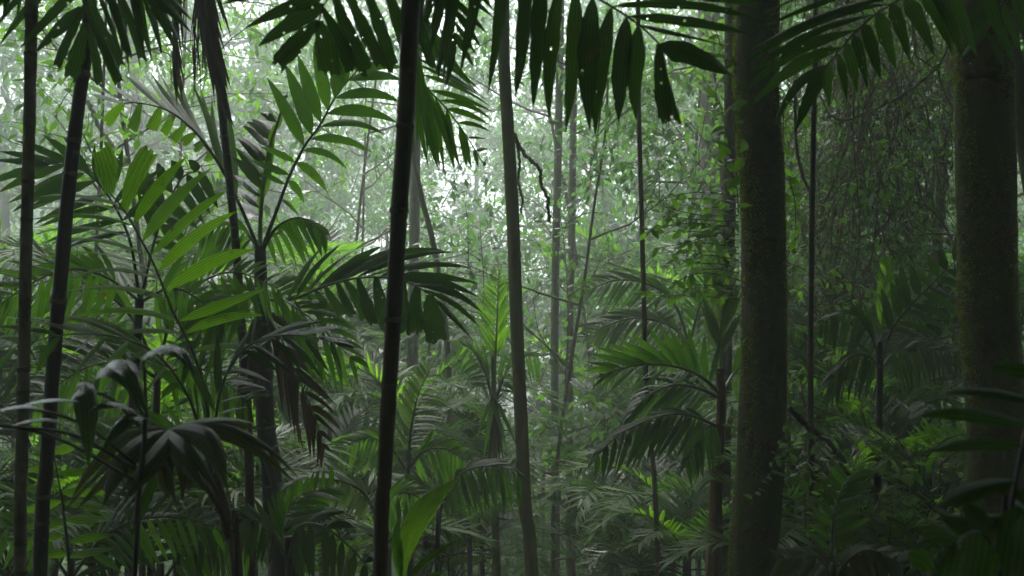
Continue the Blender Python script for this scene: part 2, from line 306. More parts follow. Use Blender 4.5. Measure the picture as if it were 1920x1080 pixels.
# ------------------------------------------------------------------ leaf clouds (numpy)
def leaf_quads(Pos, Dir, Nor, L, Wd):
    """rhombic two-triangle leaves folded along the midrib; arrays of n"""
    Dir = Dir / (np.linalg.norm(Dir, axis=1)[:, None] + 1e-9); S = np.cross(Dir, Nor); S /= np.linalg.norm(S, axis=1)[:, None] + 1e-9
    N2 = np.cross(S, Dir); n = len(Pos); L = L[:, None]; Wd = Wd[:, None]
    V = np.empty((n, 4, 3)); V[:, 0] = Pos; V[:, 1] = Pos + Dir * L * .45 + S * Wd * .5 - N2 * Wd * .12; V[:, 2] = Pos + Dir * L - N2 * L * .12; V[:, 3] = Pos + Dir * L * .45 - S * Wd * .5 - N2 * Wd * .12
    return V.reshape(-1, 3)
def leaf_mesh(name, V, mat):
    n = len(V) // 4; me = bpy.data.meshes.new(name); me.vertices.add(len(V)); me.vertices.foreach_set('co', V.astype(np.float32).ravel())
    idx = (np.arange(n)[:, None] * 4 + np.array((0, 1, 2, 0, 2, 3))).ravel().astype(np.int32)
    me.loops.add(len(idx)); me.loops.foreach_set('vertex_index', idx); me.polygons.add(n * 2); me.polygons.foreach_set('loop_start', np.arange(0, n * 6, 3, dtype=np.int32))
    me.update(calc_edges=True); me.validate(); me.materials.append(M[mat]); return me
def branching(rs, base, d, L, r, depth, segs, tips, out, wob=0.35, kids=4, up=0.15):
    """a limb with its side branches into Mesh out; leaf-bearing twig points into tips"""
    P = [np.array(base, float)]; d = nrm(np.array(d, float))
    for i in range(segs):
        d = nrm(d + rs.randn(3) * wob * 0.45 + UP * up * 0.25); P.append(P[-1] + d * L / segs)
    P = np.array(P); rr = np.linspace(r, r * 0.35, len(P)); V, Fc = tube(P, rr, 6 if depth > 1 else 4, 0, 0, False); out.add(V, Fc)
    if depth == 0:
        for i in range(1, len(P)): tips.append((P[i], P[i] - P[i - 1]))
        return
    for k in range(kids):
        f = 0.3 + 0.7 * (k + rs.rand()) / kids; x = f * segs; i = min(int(x), segs - 1); p = P[i] + (P[i + 1] - P[i]) * (x - i)
        t = nrm(P[i + 1] - P[i]); s = nrm(np.cross(t, rs.randn(3))); nd = nrm(t * 0.6 + s * rs.uniform(.6, 1.1) + UP * 0.1)
        branching(rs, p, nd, L * rs.uniform(.42, .62), r * 0.45, depth - 1, max(3, segs - 1), tips, out, wob, kids, up)
def leaves_on(rs, tips, per, L, spread, aspect=0.42, flat=0.8):
    P0 = np.array([t[0] for t in tips]); D0 = np.array([t[1] for t in tips]); D0 /= np.linalg.norm(D0, axis=1)[:, None] + 1e-9
    idx = np.repeat(np.arange(len(P0)), per); n = len(idx)
    Pos = P0[idx] + rs.randn(n, 3) * spread; Dr = D0[idx] * 0.5 + rs.randn(n, 3) * 0.7 + np.array((0, 0, -0.28)); Nr = rs.randn(n, 3) * (1 - flat) * 2.2 + UP
    ll = L * rs.uniform(.6, 1.3, n); return leaf_quads(Pos, Dr, Nr, ll, ll * aspect * rs.uniform(.8, 1.2, n))
PROTO = []
def tree_proto(seed, H, z0, nl, Lb, r, leafL, per, depth=2, mat='tree_leaf', barkm='bark_grey', kids=4, spread=0.09):
    rs = np.random.RandomState(seed); path = [np.zeros(3)]; d = np.array((rs.randn() * .05, rs.randn() * .05, 1.0))
    for i in range(12): d = nrm(d + rs.randn(3) * 0.05 + UP * .12); path.append(path[-1] + d * H / 12)
    P = smooth_path(path, 40); rr = np.linspace(r, r * 0.35, 40); rr[:4] *= np.array((1.5, 1.3, 1.15, 1.05)); tm = Mesh(); tm.add(*tube(P, rr, 12, 0.06, seed)); tips = []; limbs = []; allb = Mesh()
    for k in range(nl):
        f = z0 + (1 - z0) * (k + rs.rand() * .8) / nl; i = min(int(f * 39), 38); a = k * 2.4 + rs.rand(); out = Mesh()
        branching(rs, P[i], (math.cos(a), math.sin(a), rs.uniform(.0, .7)), Lb * (1.15 - .5 * f) * rs.uniform(.7, 1.2), r * 0.42, depth, 6, tips, out, kids=kids); limbs.append(out.data('branch', barkm)); allb.V += out.V; allb.U += out.U; allb.F += [tuple(q + allb.n for q in fc) for fc in out.F]; allb.n += out.n
    return dict(joined=allb.data('branchwork', barkm), trunk=tm.data('trunk', barkm), limbs=limbs, crown=leaf_mesh('crown', leaves_on(rs, tips, per, leafL, spread), mat), n=len(tips) * per)
def place_tree(pr, name, label, x, y, rot, sc, group=None, cat='tree', tilt=0.0, z=None, simple=False):
    r = thing(name, label, cat, (x, y, gz(x, y) - 0.05 if z is None else z), group); r.rotation_euler = (tilt, 0, rot); r.scale = (sc, sc, sc)
    for nm, me in [('trunk', pr['trunk'])] + ([('branchwork', pr['joined'])] if simple else [('branch', l) for l in pr['limbs']]) + [('crown', pr['crown'])]:
        o = bpy.data.objects.new(nm, me); COL.objects.link(o); o.parent = r
    return r
TA = tree_proto(1, 14, .16, 15, 4.2, .13, .15, 24, spread=.14)
TB = tree_proto(2, 12, .12, 15, 3.6, .10, .14, 20, spread=.12, mat='tree_leaf_cool')
TC = tree_proto(3, 16, .20, 14, 5.0, .17, .17, 24, spread=.15, mat='tree_leaf_cool')
TD = tree_proto(4, 9, .06, 14, 3.0, .07, .13, 16, spread=.09)
SA = tree_proto(5, 9.0, .40, 13, 1.7, .03, .11, 5, depth=1, mat='shrub_leaf', barkm='twig', spread=.05, kids=6)
SB = tree_proto(6, 7.0, .40, 13, 1.4, .025, .09, 6, depth=1, mat='tree_leaf_cool', barkm='twig', spread=.06, kids=6)
TE = tree_proto(7, 11, .18, 14, 3.2, .09, .14, 13, spread=.12, mat='tree_leaf_dark', barkm='twig')

# far and middle trees: (px, metres away, proto, scale, label)
MIST = 'trees fading into the mist'
far = [
 (60, 17, TB, 1.0, 'leafy misty tree behind the two ringed stems at the left edge'),
 (250, 19, TA, 1.05, 'pale misty tree with bare slanting boughs behind the fan palm frond'),
 (430, 24, TC, .9, 'tall misty tree behind the dead hanging brown fronds'),
 (560, 20, TD, 1.15, 'light green misty tree seen beneath the long arching frond'),
 (640, 26, TB, 1.1, 'faint misty tree between the arching frond and the black stem'),
 (860, 30, TA, .9, 'faint tree in bright mist right of the black stem'),
 (1000, 18, TB, .8, 'dark twisted-limbed tree behind the mossy pole trunk'),
 (1125, 25, TC, .85, 'leafy tree against the white sky gap under the hanging frond'),
 (1215, 30, TA, .9, 'hazy broad tree behind the thin vine-like stem'),
 (1290, 25, TB, 1.0, 'hazy tree left of the pale thick trunk'),
 (1500, 16, TD, 1.2, 'green tree in the gap beside the thick mossy trunk'),
 (1640, 18, TB, 1.05, 'tree behind the brown tangle of dead twigs'),
 (1755, 21, TA, .9, 'shaded tree left of the thickest mossy trunk'),
 (1930, 17, TD, 1.3, 'tree glimpsed at the right edge against bright sky'),
]
for i, (px, Y, pr, sc, lb) in enumerate(far):
    Y *= 1.35; place_tree(pr, 'misty_tree', lb, (px - 960) / FPX * Y, Y, i * 1.7, sc * 1.45, MIST)
rs = np.random.RandomState(5); k = 0
for i in range(40):
    Y = rs.uniform(42, 85); x = rs.uniform(-.62, .62) * Y
    if abs(x / Y + .02) < .05 or abs(x / Y - .11) < .03: continue
    place_tree((TA, TB, TC, TD)[i % 4], 'distant_tree', 'faint distant tree almost lost in the mist', x, Y, rs.rand() * 6.3, rs.uniform(1.5, 2.0), 'faintest distant trees', simple=True)
rs = np.random.RandomState(6); tl = []
for i in range(18):
    Y = rs.uniform(15, 29); x = rs.uniform(-.6, .6) * Y; k_ = rs.rand()
    if .02 < x / Y < .2 and k_ < .8: continue
    tl.append((Y, x, i, rs.rand() * 6.3, rs.uniform(.6, 1.0)))
for Y, x, i, ro, sc in sorted(tl):
    place_tree((TD, TB)[i % 3 == 2], 'treelet', where('bushy misty treelet', 960 + x / Y * FPX), x, Y, ro, sc, 'bushy treelets in the middle distance', 'tree', simple=True)
saps = [
 (20, 9.5, SA, 1.0, 'thin leafy sapling at the left edge behind the pale ringed stem'),
 (310, 11, SA, 1.1, 'leafy sapling behind the blunt-tipped palm leaflets'),
 (455, 10, SA, 1.15, 'bright leaved sapling beside the dead brown fronds'),
 (600, 12, SB, 1.3, 'light green sapling under the long arching frond'),
 (690, 13, SA, 1.0, 'hazy sapling just left of the black stem'),
 (1030, 11, SB, 1.2, 'bright sapling at the foot of the twin dark stems'),
 (1120, 13, SA, 1.05, 'yellow green sapling in the light between pole and thin stem'),
 (1160, 15, SB, 1.5, 'sunlit yellowish sapling under the sky gap'),
 (1500, 9, SB, 1.0, 'sapling in the gap right of the thick mossy trunk'),
 (1580, 8.5, SB, 1.05, 'low leafy sapling under the brown twig tangle'),
 (1690, 9, SB, 1.0, 'low spreading sapling left of the right-hand palm'),
 (1460, 12, SA, 1.0, 'tall sapling partly behind the thick mossy trunk'),
]
for i, (px, Y, sc, lb) in enumerate([(1600, 12.5, 1.05, 'dark leafy tree close behind the brown twig tangle'), (1790, 12, 1.1, 'dark leafy tree left behind the thickest mossy trunk')]):
    place_tree(TE, 'dark_tree', lb, (px - 960) / FPX * Y, Y, i * 1.9, sc, 'dark trees behind the tangle')
for i, (px, Y, pr, sc, lb) in enumerate(saps): place_tree(pr, 'sapling', lb, (px - 960) / FPX * Y, Y, i * 2.1 + .4, sc * (.75 + Y * .03), 'leafy saplings', 'sapling')

# ------------------------------------------------------------------ big trunks with crowns overhead
def canopy_mesh(seed, R, th, n, L):
    rs = np.random.RandomState(seed); a = rs.rand(n) * 6.283; nc = 40
    ca = rs.rand(nc) * 6.283; cr = R * np.sqrt(rs.rand(nc)); cz = rs.uniform(-.5, .5, nc) * th; c = rs.randint(0, nc, n)
    rad = R * .28 * rs.rand(n) ** .6; Pos = np.stack((cr[c] * np.cos(ca[c]) + rad * np.cos(a), cr[c] * np.sin(ca[c]) + rad * np.sin(a), cz[c] + rs.randn(n) * th * .16), 1)
    ll = L * rs.uniform(.6, 1.3, n); return leaf_mesh('crown', leaf_quads(Pos, rs.randn(n, 3) + np.array((0, 0, -.3)), rs.randn(n, 3) * .5 + UP, ll, ll * .5), 'tree_leaf_dark')
CAN = [canopy_mesh(21, 5.5, 3.0, 9000, .30), canopy_mesh(22, 5.0, 2.6, 9000, .28)]
def add_crown(root, x, y, z, sc, k, rot):
    o = bpy.data.objects.new('crown', CAN[k % 2]); COL.objects.link(o); o.parent = root; b = WORG[root.name]
    o.location = (x - b[0], y - b[1], z - b[2]); o.rotation_euler = (0, 0, rot); o.scale = (sc, sc, sc)
def moss_on(root, P, rad, n, seed, L=0.016, side=None):
    rs = np.random.RandomState(seed); i = rs.randint(0, len(P) - 1, n); f = rs.rand(n)[:, None]; c = P[i] * (1 - f) + P[i + 1] * f; a = rs.rand(n) * 6.283
    clump = .6 * np.sin(c[:, 2] * 1.9 + 2 * np.sin(a + seed)) + .5 * np.sin(c[:, 2] * 5.3 + a * 2) + .4 * np.sin(a * 3 + c[:, 2] * 1.1) + .4 * np.sin(c[:, 2] * 14 + 3 * np.sin(a * 4)); keep = rs.rand(n) < np.clip(.12 + .9 * clump, .04, 1)
    if side is not None: keep &= rs.rand(n) < (0.35 + 0.65 * (0.5 + 0.5 * np.cos(a - side)))
    c, a, i = c[keep], a[keep], i[keep]; m = len(a); out = np.stack((np.cos(a), np.sin(a), np.zeros(m)), 1)
    ll = L * rs.uniform(.5, 1.7, m); V = leaf_quads(c + out * (rad[i] * .98)[:, None], out + rs.randn(m, 3) * .45 - np.array((0, 0, .35)), rs.randn(m, 3), ll, ll * .35) - WORG[root.name]
    o = bpy.data.objects.new('moss', leaf_mesh('moss', V, 'moss')); COL.objects.link(o); o.parent = root; o['kind'] = 'stuff'; WORG[o.name] = WORG[root.name]
def big_tree(name, label, pts, w, mat, crown=None, moss=0, sides=32, rough=.06, n=220, seed=3, side=None, mossL=.012):
    top = pts[0]; Y = top[2]; r = thing(name, label, 'tree', base_of(*pts[-1]))
    up = at(*pts[0]); d = nrm(up - at(*pts[1])); H = 9.5 if crown is None else crown[2]; kx = (H - up[2]) * d[0] / max(d[2], .5) * .6
    # run the trunk on above the frame as far as its crown
    tp = np.array((up[0] + kx, up[1], H)); pyt = 540 - (tp[2] - CAMZ) / tp[1] * FPX; pxt = 960 + tp[0] / tp[1] * FPX
    o, P, rad = stem(r, [(pxt, pyt, Y)] + pts, [w[0] * .8] + list(w), mat, 'trunk', 0, sides, rough, n, seed=seed)
    if crown: add_crown(r, tp[0] + crown[0], tp[1] + crown[1], H + 1.0, crown[3], seed, seed * 1.3)
    rs = np.random.RandomState(seed)
    for k in range(4):
        a = k * 1.6 + seed; out = Mesh(); tips = []
        branching(rs, P[3 + k * 2], (math.cos(a), math.sin(a), .45), 3.2, rad[0] * .5, 1, 6, tips, out); out.build('branch', mat, r, P[3 + k * 2])
    if moss: moss_on(r, P[int(n * .3):], rad[int(n * .3):], moss, seed, mossL, side)
    return r
big_tree('mossy_tree', 'thick dark mossy trunk standing right of centre', [(1420, -20, 5.2), (1417, 120, 5.2), (1428, 350, 5.2), (1434, 600, 5.2), (1430, 780, 5.2), (1416, 1000, 5.2), (1412, 1120, 5.2)], [80, 82, 82, 84, 88, 90, 92], 'bark_moss', (0, -1, 9, 1.1), 170000, seed=3, side=math.pi)
big_tree('mossy_tree', 'thickest mossy trunk near the right edge', [(1843, -20, 5.0), (1846, 150, 5.0), (1850, 400, 5.0), (1856, 600, 5.0), (1866, 760, 5.0), (1872, 1000, 5.0), (1876, 1120, 5.0)], [92, 93, 97, 103, 110, 114, 118], 'bark_moss', (1, -1, 9.3, 1.1), 180000, seed=4, side=math.pi * .75)
big_tree('leaning_tree', 'dark trunk leaning out of frame at the top right corner', [(1886, -20, 6.2), (1898, 100, 6.2), (1925, 280, 6.2), (1965, 520, 6.2), (2000, 800, 6.2)], [34, 36, 38, 42, 44], 'bark_moss', (2, 1, 9.5, 1.1), 5000, sides=16, seed=5)
big_tree('pole_tree', 'slender olive mossy pole trunk at the centre', [(944, -20, 7.6), (945, 110, 7.6), (953, 250, 7.6), (962, 420, 7.6), (968, 600, 7.6), (976, 760, 7.6), (985, 950, 7.6), (998, 1090, 7.6)], [22, 22, 23, 24, 25, 26, 27, 29], 'bark_olive', (-1, -3, 9.4, 1.0), 7000, sides=16, seed=6, side=0.0, mossL=.012)
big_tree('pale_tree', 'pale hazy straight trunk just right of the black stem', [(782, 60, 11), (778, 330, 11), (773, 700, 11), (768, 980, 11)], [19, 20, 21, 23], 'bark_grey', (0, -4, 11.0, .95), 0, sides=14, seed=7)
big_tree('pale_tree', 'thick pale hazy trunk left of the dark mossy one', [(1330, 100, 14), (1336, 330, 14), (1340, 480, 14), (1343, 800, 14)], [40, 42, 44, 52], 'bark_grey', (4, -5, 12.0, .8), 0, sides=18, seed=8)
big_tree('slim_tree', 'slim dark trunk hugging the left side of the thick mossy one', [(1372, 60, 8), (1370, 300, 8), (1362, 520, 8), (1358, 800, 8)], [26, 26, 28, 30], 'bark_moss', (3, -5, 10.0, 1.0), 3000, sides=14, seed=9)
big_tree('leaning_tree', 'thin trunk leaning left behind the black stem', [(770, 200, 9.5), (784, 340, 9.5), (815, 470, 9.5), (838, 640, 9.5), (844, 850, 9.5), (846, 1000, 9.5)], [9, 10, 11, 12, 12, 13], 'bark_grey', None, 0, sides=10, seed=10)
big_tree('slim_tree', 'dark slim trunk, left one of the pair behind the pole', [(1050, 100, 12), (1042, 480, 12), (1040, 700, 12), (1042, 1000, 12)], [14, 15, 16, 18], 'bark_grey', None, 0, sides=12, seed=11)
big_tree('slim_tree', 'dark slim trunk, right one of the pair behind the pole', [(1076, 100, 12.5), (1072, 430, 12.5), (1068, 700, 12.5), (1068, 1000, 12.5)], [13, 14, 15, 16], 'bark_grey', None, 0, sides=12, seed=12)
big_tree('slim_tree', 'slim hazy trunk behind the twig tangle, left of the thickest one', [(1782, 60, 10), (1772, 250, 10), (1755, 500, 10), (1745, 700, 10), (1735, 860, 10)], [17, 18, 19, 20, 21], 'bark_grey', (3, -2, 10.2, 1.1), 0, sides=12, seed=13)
def pole(name, label, pts, w, mat, cat='stem', rings=0, Htop=None, ringh=.1):
    r = thing(name, label, cat, base_of(*pts[-1])); stem(r, pts, w, mat, 'stalk', rings, 10, .05, 90, ringh=ringh, seed=len(label)); return r
pole('thin_sapling', 'hair-thin dark stem hanging straight right of centre', [(1196, -60, 7.5), (1198, 200, 7.5), (1203, 400, 7.5), (1208, 600, 7.5), (1214, 760, 7.5), (1232, 1000, 7.5)], [8, 9, 10, 10, 11, 11], 'twig', 'sapling')
pole('thin_sapling', 'thin dark reddish stem between the two thick mossy trunks', [(1530, -40, 5.5), (1526, 190, 5.5), (1523, 400, 5.5), (1520, 700, 5.5), (1522, 1000, 5.5)], [10, 11, 12, 12, 13], 'stem_brown', 'sapling')
pole('thin_sapling', 'thin crooked dark stem beside the thin reddish one', [(1490, 150, 6.5), (1494, 280, 6.5), (1512, 350, 6.5), (1520, 380, 6.5), (1521, 640, 6.6)], [6, 6, 7, 8, 8], 'twig', 'sapling')


# ------------------------------------------------------------------ foreground palms, each a thing of its own
def L_(keys, n, **k): return dict(keys=keys, n=n, **k)
# pale ringed stem at the left edge
p = thing('palm', 'pale ringed palm stem nearest the left edge', 'palm', base_of(35, 1100, 3.3))
stem(p, [(70, -420, 3.3), (60, -40, 3.3), (57, 150, 3.3), (53, 350, 3.3), (46, 600, 3.3), (42, 850, 3.3), (38, 1100, 3.3)], [22, 22, 22, 23, 25, 27, 29], 'stem_grey', 'stem', .19, 14, .03, 220)
frond(p, [(68, -410, 3.3), (-20, -560, 3.2), (-200, -560, 3.1), (-330, -400, 3.0)], [L_([(.2, -60, -300, 16), (1, -420, -250, 14)], 14), L_([(.2, 60, -700, 16), (1, -430, -420, 14)], 14)], 'leaf')
frond(p, [(70, -410, 3.3), (180, -560, 3.4), (330, -540, 3.6), (430, -420, 3.7)], [L_([(.2, 130, -330, 16), (1, 470, -330, 14)], 14), L_([(.2, 200, -700, 16), (1, 520, -420, 14)], 14)], 'leaf')
# black ringed stem with the fishtail crown at top left
p = thing('palm', 'black ringed palm stem with fishtail leaflets at the top left corner', 'palm', base_of(66, 1110, 3.6))
stem(p, [(184, -190, 3.6), (172, -40, 3.6), (164, 80, 3.6), (150, 190, 3.6), (135, 320, 3.6), (118, 490, 3.6), (100, 690, 3.6), (86, 880, 3.6), (72, 1110, 3.6)], [24, 24, 26, 26, 27, 28, 28, 29, 30], 'stem_black', 'stem', .21, 16, .03, 220, ringh=.09)
frond(p, [(184, -190, 3.6), (175, -130, 3.4), (160, -60, 3.3), (156, 0, 3.25), (160, 42, 3.25)], [
    L_([(.35, -40, 40, 20), (.6, 4, 82, 21), (.8, 36, 108, 22), (.92, 72, 98, 22)], 5, arch=.10, prof='lance', face=.7),
    L_([(.94, 104, 122, 24), (1, 132, 150, 32)], 2, arch=.05, prof='blunt'),
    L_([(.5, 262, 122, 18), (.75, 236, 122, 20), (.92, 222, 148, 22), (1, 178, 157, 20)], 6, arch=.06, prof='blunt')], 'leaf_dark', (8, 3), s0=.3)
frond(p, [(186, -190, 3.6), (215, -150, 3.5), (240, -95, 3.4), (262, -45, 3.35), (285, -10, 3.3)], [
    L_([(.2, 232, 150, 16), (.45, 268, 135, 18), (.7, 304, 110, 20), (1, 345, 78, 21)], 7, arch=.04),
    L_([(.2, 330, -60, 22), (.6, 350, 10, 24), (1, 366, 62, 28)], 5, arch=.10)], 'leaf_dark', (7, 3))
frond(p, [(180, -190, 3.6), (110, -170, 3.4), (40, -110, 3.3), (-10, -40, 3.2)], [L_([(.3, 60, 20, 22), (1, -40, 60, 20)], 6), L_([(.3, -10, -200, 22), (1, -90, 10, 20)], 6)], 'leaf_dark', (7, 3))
# dead palm with hanging brown leaf
p = thing('palm', 'thin palm stem under a hanging dead brown frond', 'palm', base_of(470, 1000, 5.6))
stem(p, [(385, -120, 5.6), (400, 40, 5.6), (418, 225, 5.6), (430, 340, 5.6), (441, 450, 5.6), (452, 600, 5.6), (462, 760, 5.6), (470, 1000, 5.6)], [14, 15, 16, 17, 18, 18, 19, 20], 'stem_brown', 'stem', .16, 12, .04, 200)
frond(p, [(385, -120, 5.6), (378, -60, 5.4), (386, 10, 5.35), (402, 90, 5.35), (414, 160, 5.4)], [
    L_([(.15, 372, 120, 9), (.4, 392, 190, 10), (.7, 425, 225, 11), (1, 435, 245, 10)], 17, arch=.02, prof='narrow', fold=-.6),
    L_([(.15, 430, 60, 9), (.5, 426, 150, 10), (1, 434, 215, 10)], 15, arch=.02, prof='narrow', fold=-.6)], 'leaf_brown', (9, 3), name='dead_frond')
frond(p, [(385, -120, 5.6), (350, -80, 5.5), (330, -10, 5.45), (326, 70, 5.45), (330, 130, 5.45)], [
    L_([(.2, 322, 70, 6), (.6, 328, 160, 8), (1, 333, 205, 9)], 11, arch=.02, prof='narrow', fold=-.7),
    L_([(.2, 352, 60, 5), (.6, 346, 130, 7), (1, 338, 190, 8)], 8, arch=.0, prof='narrow', fold=-.7)], 'leaf_brown', (5, 2), name='dead_frond')
frond(p, [(385, -120, 5.6), (380, -50, 5.3), (366, 20, 5.25), (360, 80, 5.25)], [L_([(.3, 352, 110, 3), (1, 374, 190, 3)], 7, prof='narrow'), L_([(.3, 376, 120, 3), (1, 368, 215, 3)], 6, prof='narrow')], 'leaf_brown', (3, 1), name='dead_frond')

# arching palm left of centre
p = thing('palm', 'tall palm left of centre with long arching fronds and a skirt of dark dead leaves', 'palm', base_of(522, 1090, 5.8))
stem(p, [(488, 462, 5.8), (489, 500, 5.8), (490, 560, 5.8), (494, 680, 5.8), (498, 790, 5.8), (506, 870, 5.8), (514, 980, 5.8), (522, 1090, 5.8)], [20, 34, 38, 40, 36, 22, 19, 19], 'stem_black', 'stem', .15, 14, .06, 220)
frond(p, [(489, 475, 5.8), (515, 405, 5.7), (545, 325, 5.6), (575, 268, 5.55), (600, 235, 5.5), (630, 180, 5.5), (665, 138, 5.5), (690, 116, 5.5)], [
    L_([(.35, 482, 322, 12), (.40, 470, 300, 14), (.46, 485, 274, 16), (.54, 500, 142, 26), (.60, 532, 120, 29), (.67, 557, 102, 29), (.73, 587, 86, 28), (.79, 628, 98, 26), (.86, 650, 70, 24), (.93, 690, 60, 22)], 0, arch=.04, dY=-.15, face=.8),
    L_([(.28, 560, 405, 11), (.37, 570, 382, 15), (.46, 612, 362, 18), (.52, 652, 318, 19), (.58, 695, 286, 21), (.65, 726, 256, 22), (.715, 746, 230, 23), (.79, 752, 193, 24), (.885, 756, 153, 23), (.94, 756, 130, 20), (1, 740, 104, 18)], 0, arch=.20, dY=.15, face=.6)], 'leaf', (8, 2.5), jit=.015)
frond(p, [(486, 470, 5.8), (452, 390, 5.7), (420, 325, 5.6), (385, 270, 5.5), (345, 228, 5.4), (305, 203, 5.35), (250, 192, 5.3), (232, 194, 5.3)], [
    L_([(.28, 420, 185, 12), (.5, 330, 140, 13), (.7, 262, 128, 13), (.85, 212, 150, 13), (1, 165, 176, 16)], 15, arch=.0, dY=.5, face=.45),
    L_([(.50, 385, 290, 22), (.62, 348, 268, 22), (.72, 320, 264, 21), (.80, 302, 250, 21), (.88, 275, 242, 21), (.93, 247, 243, 20), (1, 200, 234, 21)], 8, arch=.02, prof='blunt', mat='leaf_lit')], 'leaf', (8, 2.5), jit=.02)
# folded glossy new leaf
fo = frond(p, [(488, 470, 5.8), (489, 400, 5.75), (500, 300, 5.7), (522, 225, 5.65), (537, 178, 5.6)], [
    L_([(.16, 446, 395, 18), (.3, 434, 335, 20), (.5, 440, 262, 20), (.75, 470, 222, 18), (1, 528, 185, 12)], 15, arch=.14, dY=.1, face=.5, mat='leaf_gloss'),
    L_([(.2, 500, 300, 14), (.6, 520, 235, 14), (1, 540, 176, 10)], 8, arch=.0, face=.9, mat='leaf_lit')], 'leaf_gloss', (9, 4), 'rachis_green')
frond(p, [(492, 470, 5.8), (520, 425, 5.7), (560, 408, 5.55), (590, 422, 5.5), (606, 440, 5.45)], [
    L_([(.15, 520, 500, 10), (.4, 572, 505, 11), (.7, 602, 485, 12), (1, 612, 475, 11)], 12, arch=.22),
    L_([(.15, 560, 420, 9), (.5, 618, 442, 10), (1, 622, 452, 10)], 10, arch=.25)], 'leaf', (7, 2))
frond(p, [(488, 470, 5.8), (455, 430, 5.9), (420, 420, 6.0), (385, 440, 6.05)], [
    L_([(.2, 440, 500, 9), (.6, 400, 500, 10), (1, 370, 490, 10)], 12, arch=.2), L_([(.2, 430, 400, 9), (1, 360, 450, 10)], 10, arch=.2)], 'leaf', (7, 2))
frond(p, [(492, 560, 5.7), (545, 562, 5.5), (600, 540, 5.35), (660, 523, 5.2), (720, 520, 5.1), (765, 530, 5.05), (795, 545, 5.0), (818, 562, 5.0)], [
    L_([(.25, 595, 640, 10), (.38, 622, 590, 14), (.48, 652, 590, 20), (.58, 690, 595, 24), (.70, 722, 622, 26), (.78, 745, 615, 28), (.86, 758, 628, 30), (.93, 782, 628, 32), (.97, 822, 640, 40)], 12, arch=.02, prof='blunt', face=.85, mat='leaf_dark'),
    L_([(.2, 610, 455, 16), (.35, 700, 465, 17), (.5, 815, 462, 18), (.65, 872, 480, 17), (.8, 900, 540, 16), (.92, 905, 606, 15), (1, 888, 640, 14)], 15, arch=.16, dY=-.1, face=.5)], 'leaf_dark', (7, 2.5), jit=.02)
frond(p, [(497, 575, 5.75), (530, 640, 5.5), (562, 715, 5.4), (590, 780, 5.35), (604, 832, 5.3)], [
    L_([(.1, 520, 740, 11), (.4, 560, 830, 12), (.7, 575, 860, 12), (1, 600, 880, 10)], 12, arch=.0, prof='narrow'),
    L_([(.05, 590, 640, 12), (.3, 625, 720, 12), (.7, 640, 790, 12), (1, 622, 850, 10)], 13, arch=.12, prof='narrow')], 'leaf_brown', (5, 2), name='dead_frond')
frond(p, [(485, 575, 5.75), (472, 640, 5.6), (462, 710, 5.5), (458, 770, 5.5)], [
    L_([(.1, 440, 700, 12), (.6, 442, 800, 12), (1, 455, 850, 10)], 10, arch=.0, prof='narrow'), L_([(.1, 488, 740, 12), (1, 470, 850, 10)], 9, arch=.0, prof='narrow')], 'leaf_brown', (5, 2), name='dead_frond')
frond(p, [(494, 540, 5.75), (545, 570, 5.4), (600, 612, 5.2), (655, 668, 5.1)], [
    L_([(.1, 560, 660, 12), (.6, 610, 740, 13), (1, 668, 730, 12)], 12, arch=.06), L_([(.1, 570, 520, 12), (.5, 660, 590, 13), (1, 695, 690, 12)], 12, arch=.18)], 'leaf', (6, 2))
frond(p, [(486, 540, 5.7), (440, 560, 5.3), (395, 600, 5.1), (350, 660, 5.0)], [
    L_([(.1, 430, 650, 12), (.6, 380, 730, 13), (1, 330, 740, 12)], 12, arch=.06), L_([(.1, 410, 520, 12), (.5, 340, 580, 13), (1, 310, 680, 12)], 12, arch=.18)], 'leaf', (6, 2))

# nearer palm with the bright blunt-ended frond
p = thing('palm', 'low palm at left with a broad sunlit frond ending in blunt leaflets', 'palm', base_of(440, 1090, 4.2))
stem(p, [(400, 890, 4.2), (418, 950, 4.2), (432, 1010, 4.2), (446, 1100, 4.2)], [22, 22, 23, 25], 'stem_brown', 'stem', .12, 12, .04, 80)
frond(p, [(402, 895, 4.2), (392, 790, 4.15), (375, 700, 4.1), (348, 630, 4.05), (322, 580, 4.0), (293, 505, 3.95), (262, 445, 3.9), (232, 393, 3.9), (206, 362, 3.9)], [
    L_([(.42, 210, 690, 13), (.50, 182, 632, 15), (.545, 124, 598, 16), (.62, 120, 548, 15), (.69, 126, 522, 15), (.715, 60, 490, 15), (.765, 56, 470, 15), (.82, 54, 446, 14), (.875, 54, 412, 14), (.915, 58, 388, 14), (.95, 62, 370, 20)], 0, arch=.17, dY=.1, face=.4),
    L_([(.44, 500, 650, 18), (.50, 496, 592, 20), (.545, 500, 540, 22), (.65, 478, 470, 25), (.715, 444, 396, 26), (.77, 428, 356, 27), (.82, 398, 316, 28), (.88, 348, 292, 28)], 0, arch=.10, dY=-.1, face=.8),
    L_([(.93, 277, 278, 38), (1, 184, 276, 54)], 0, arch=.02, prof='blunt', face=.9)], 'leaf_lit', (8, 3), jit=.015)
frond(p, [(398, 895, 4.2), (360, 760, 4.0), (300, 670, 3.8), (220, 632, 3.6), (120, 628, 3.5), (30, 650, 3.4)], [
    L_([(.35, 330, 760, 16), (.6, 215, 720, 18), (.8, 110, 700, 18), (1, -30, 720, 16)], 11, arch=.14, face=.4),
    L_([(.35, 210, 640, 16), (.6, 110, 600, 17), (.8, 10, 590, 17), (1, -60, 660, 15)], 11, arch=.14, face=.4)], 'leaf', (8, 2))
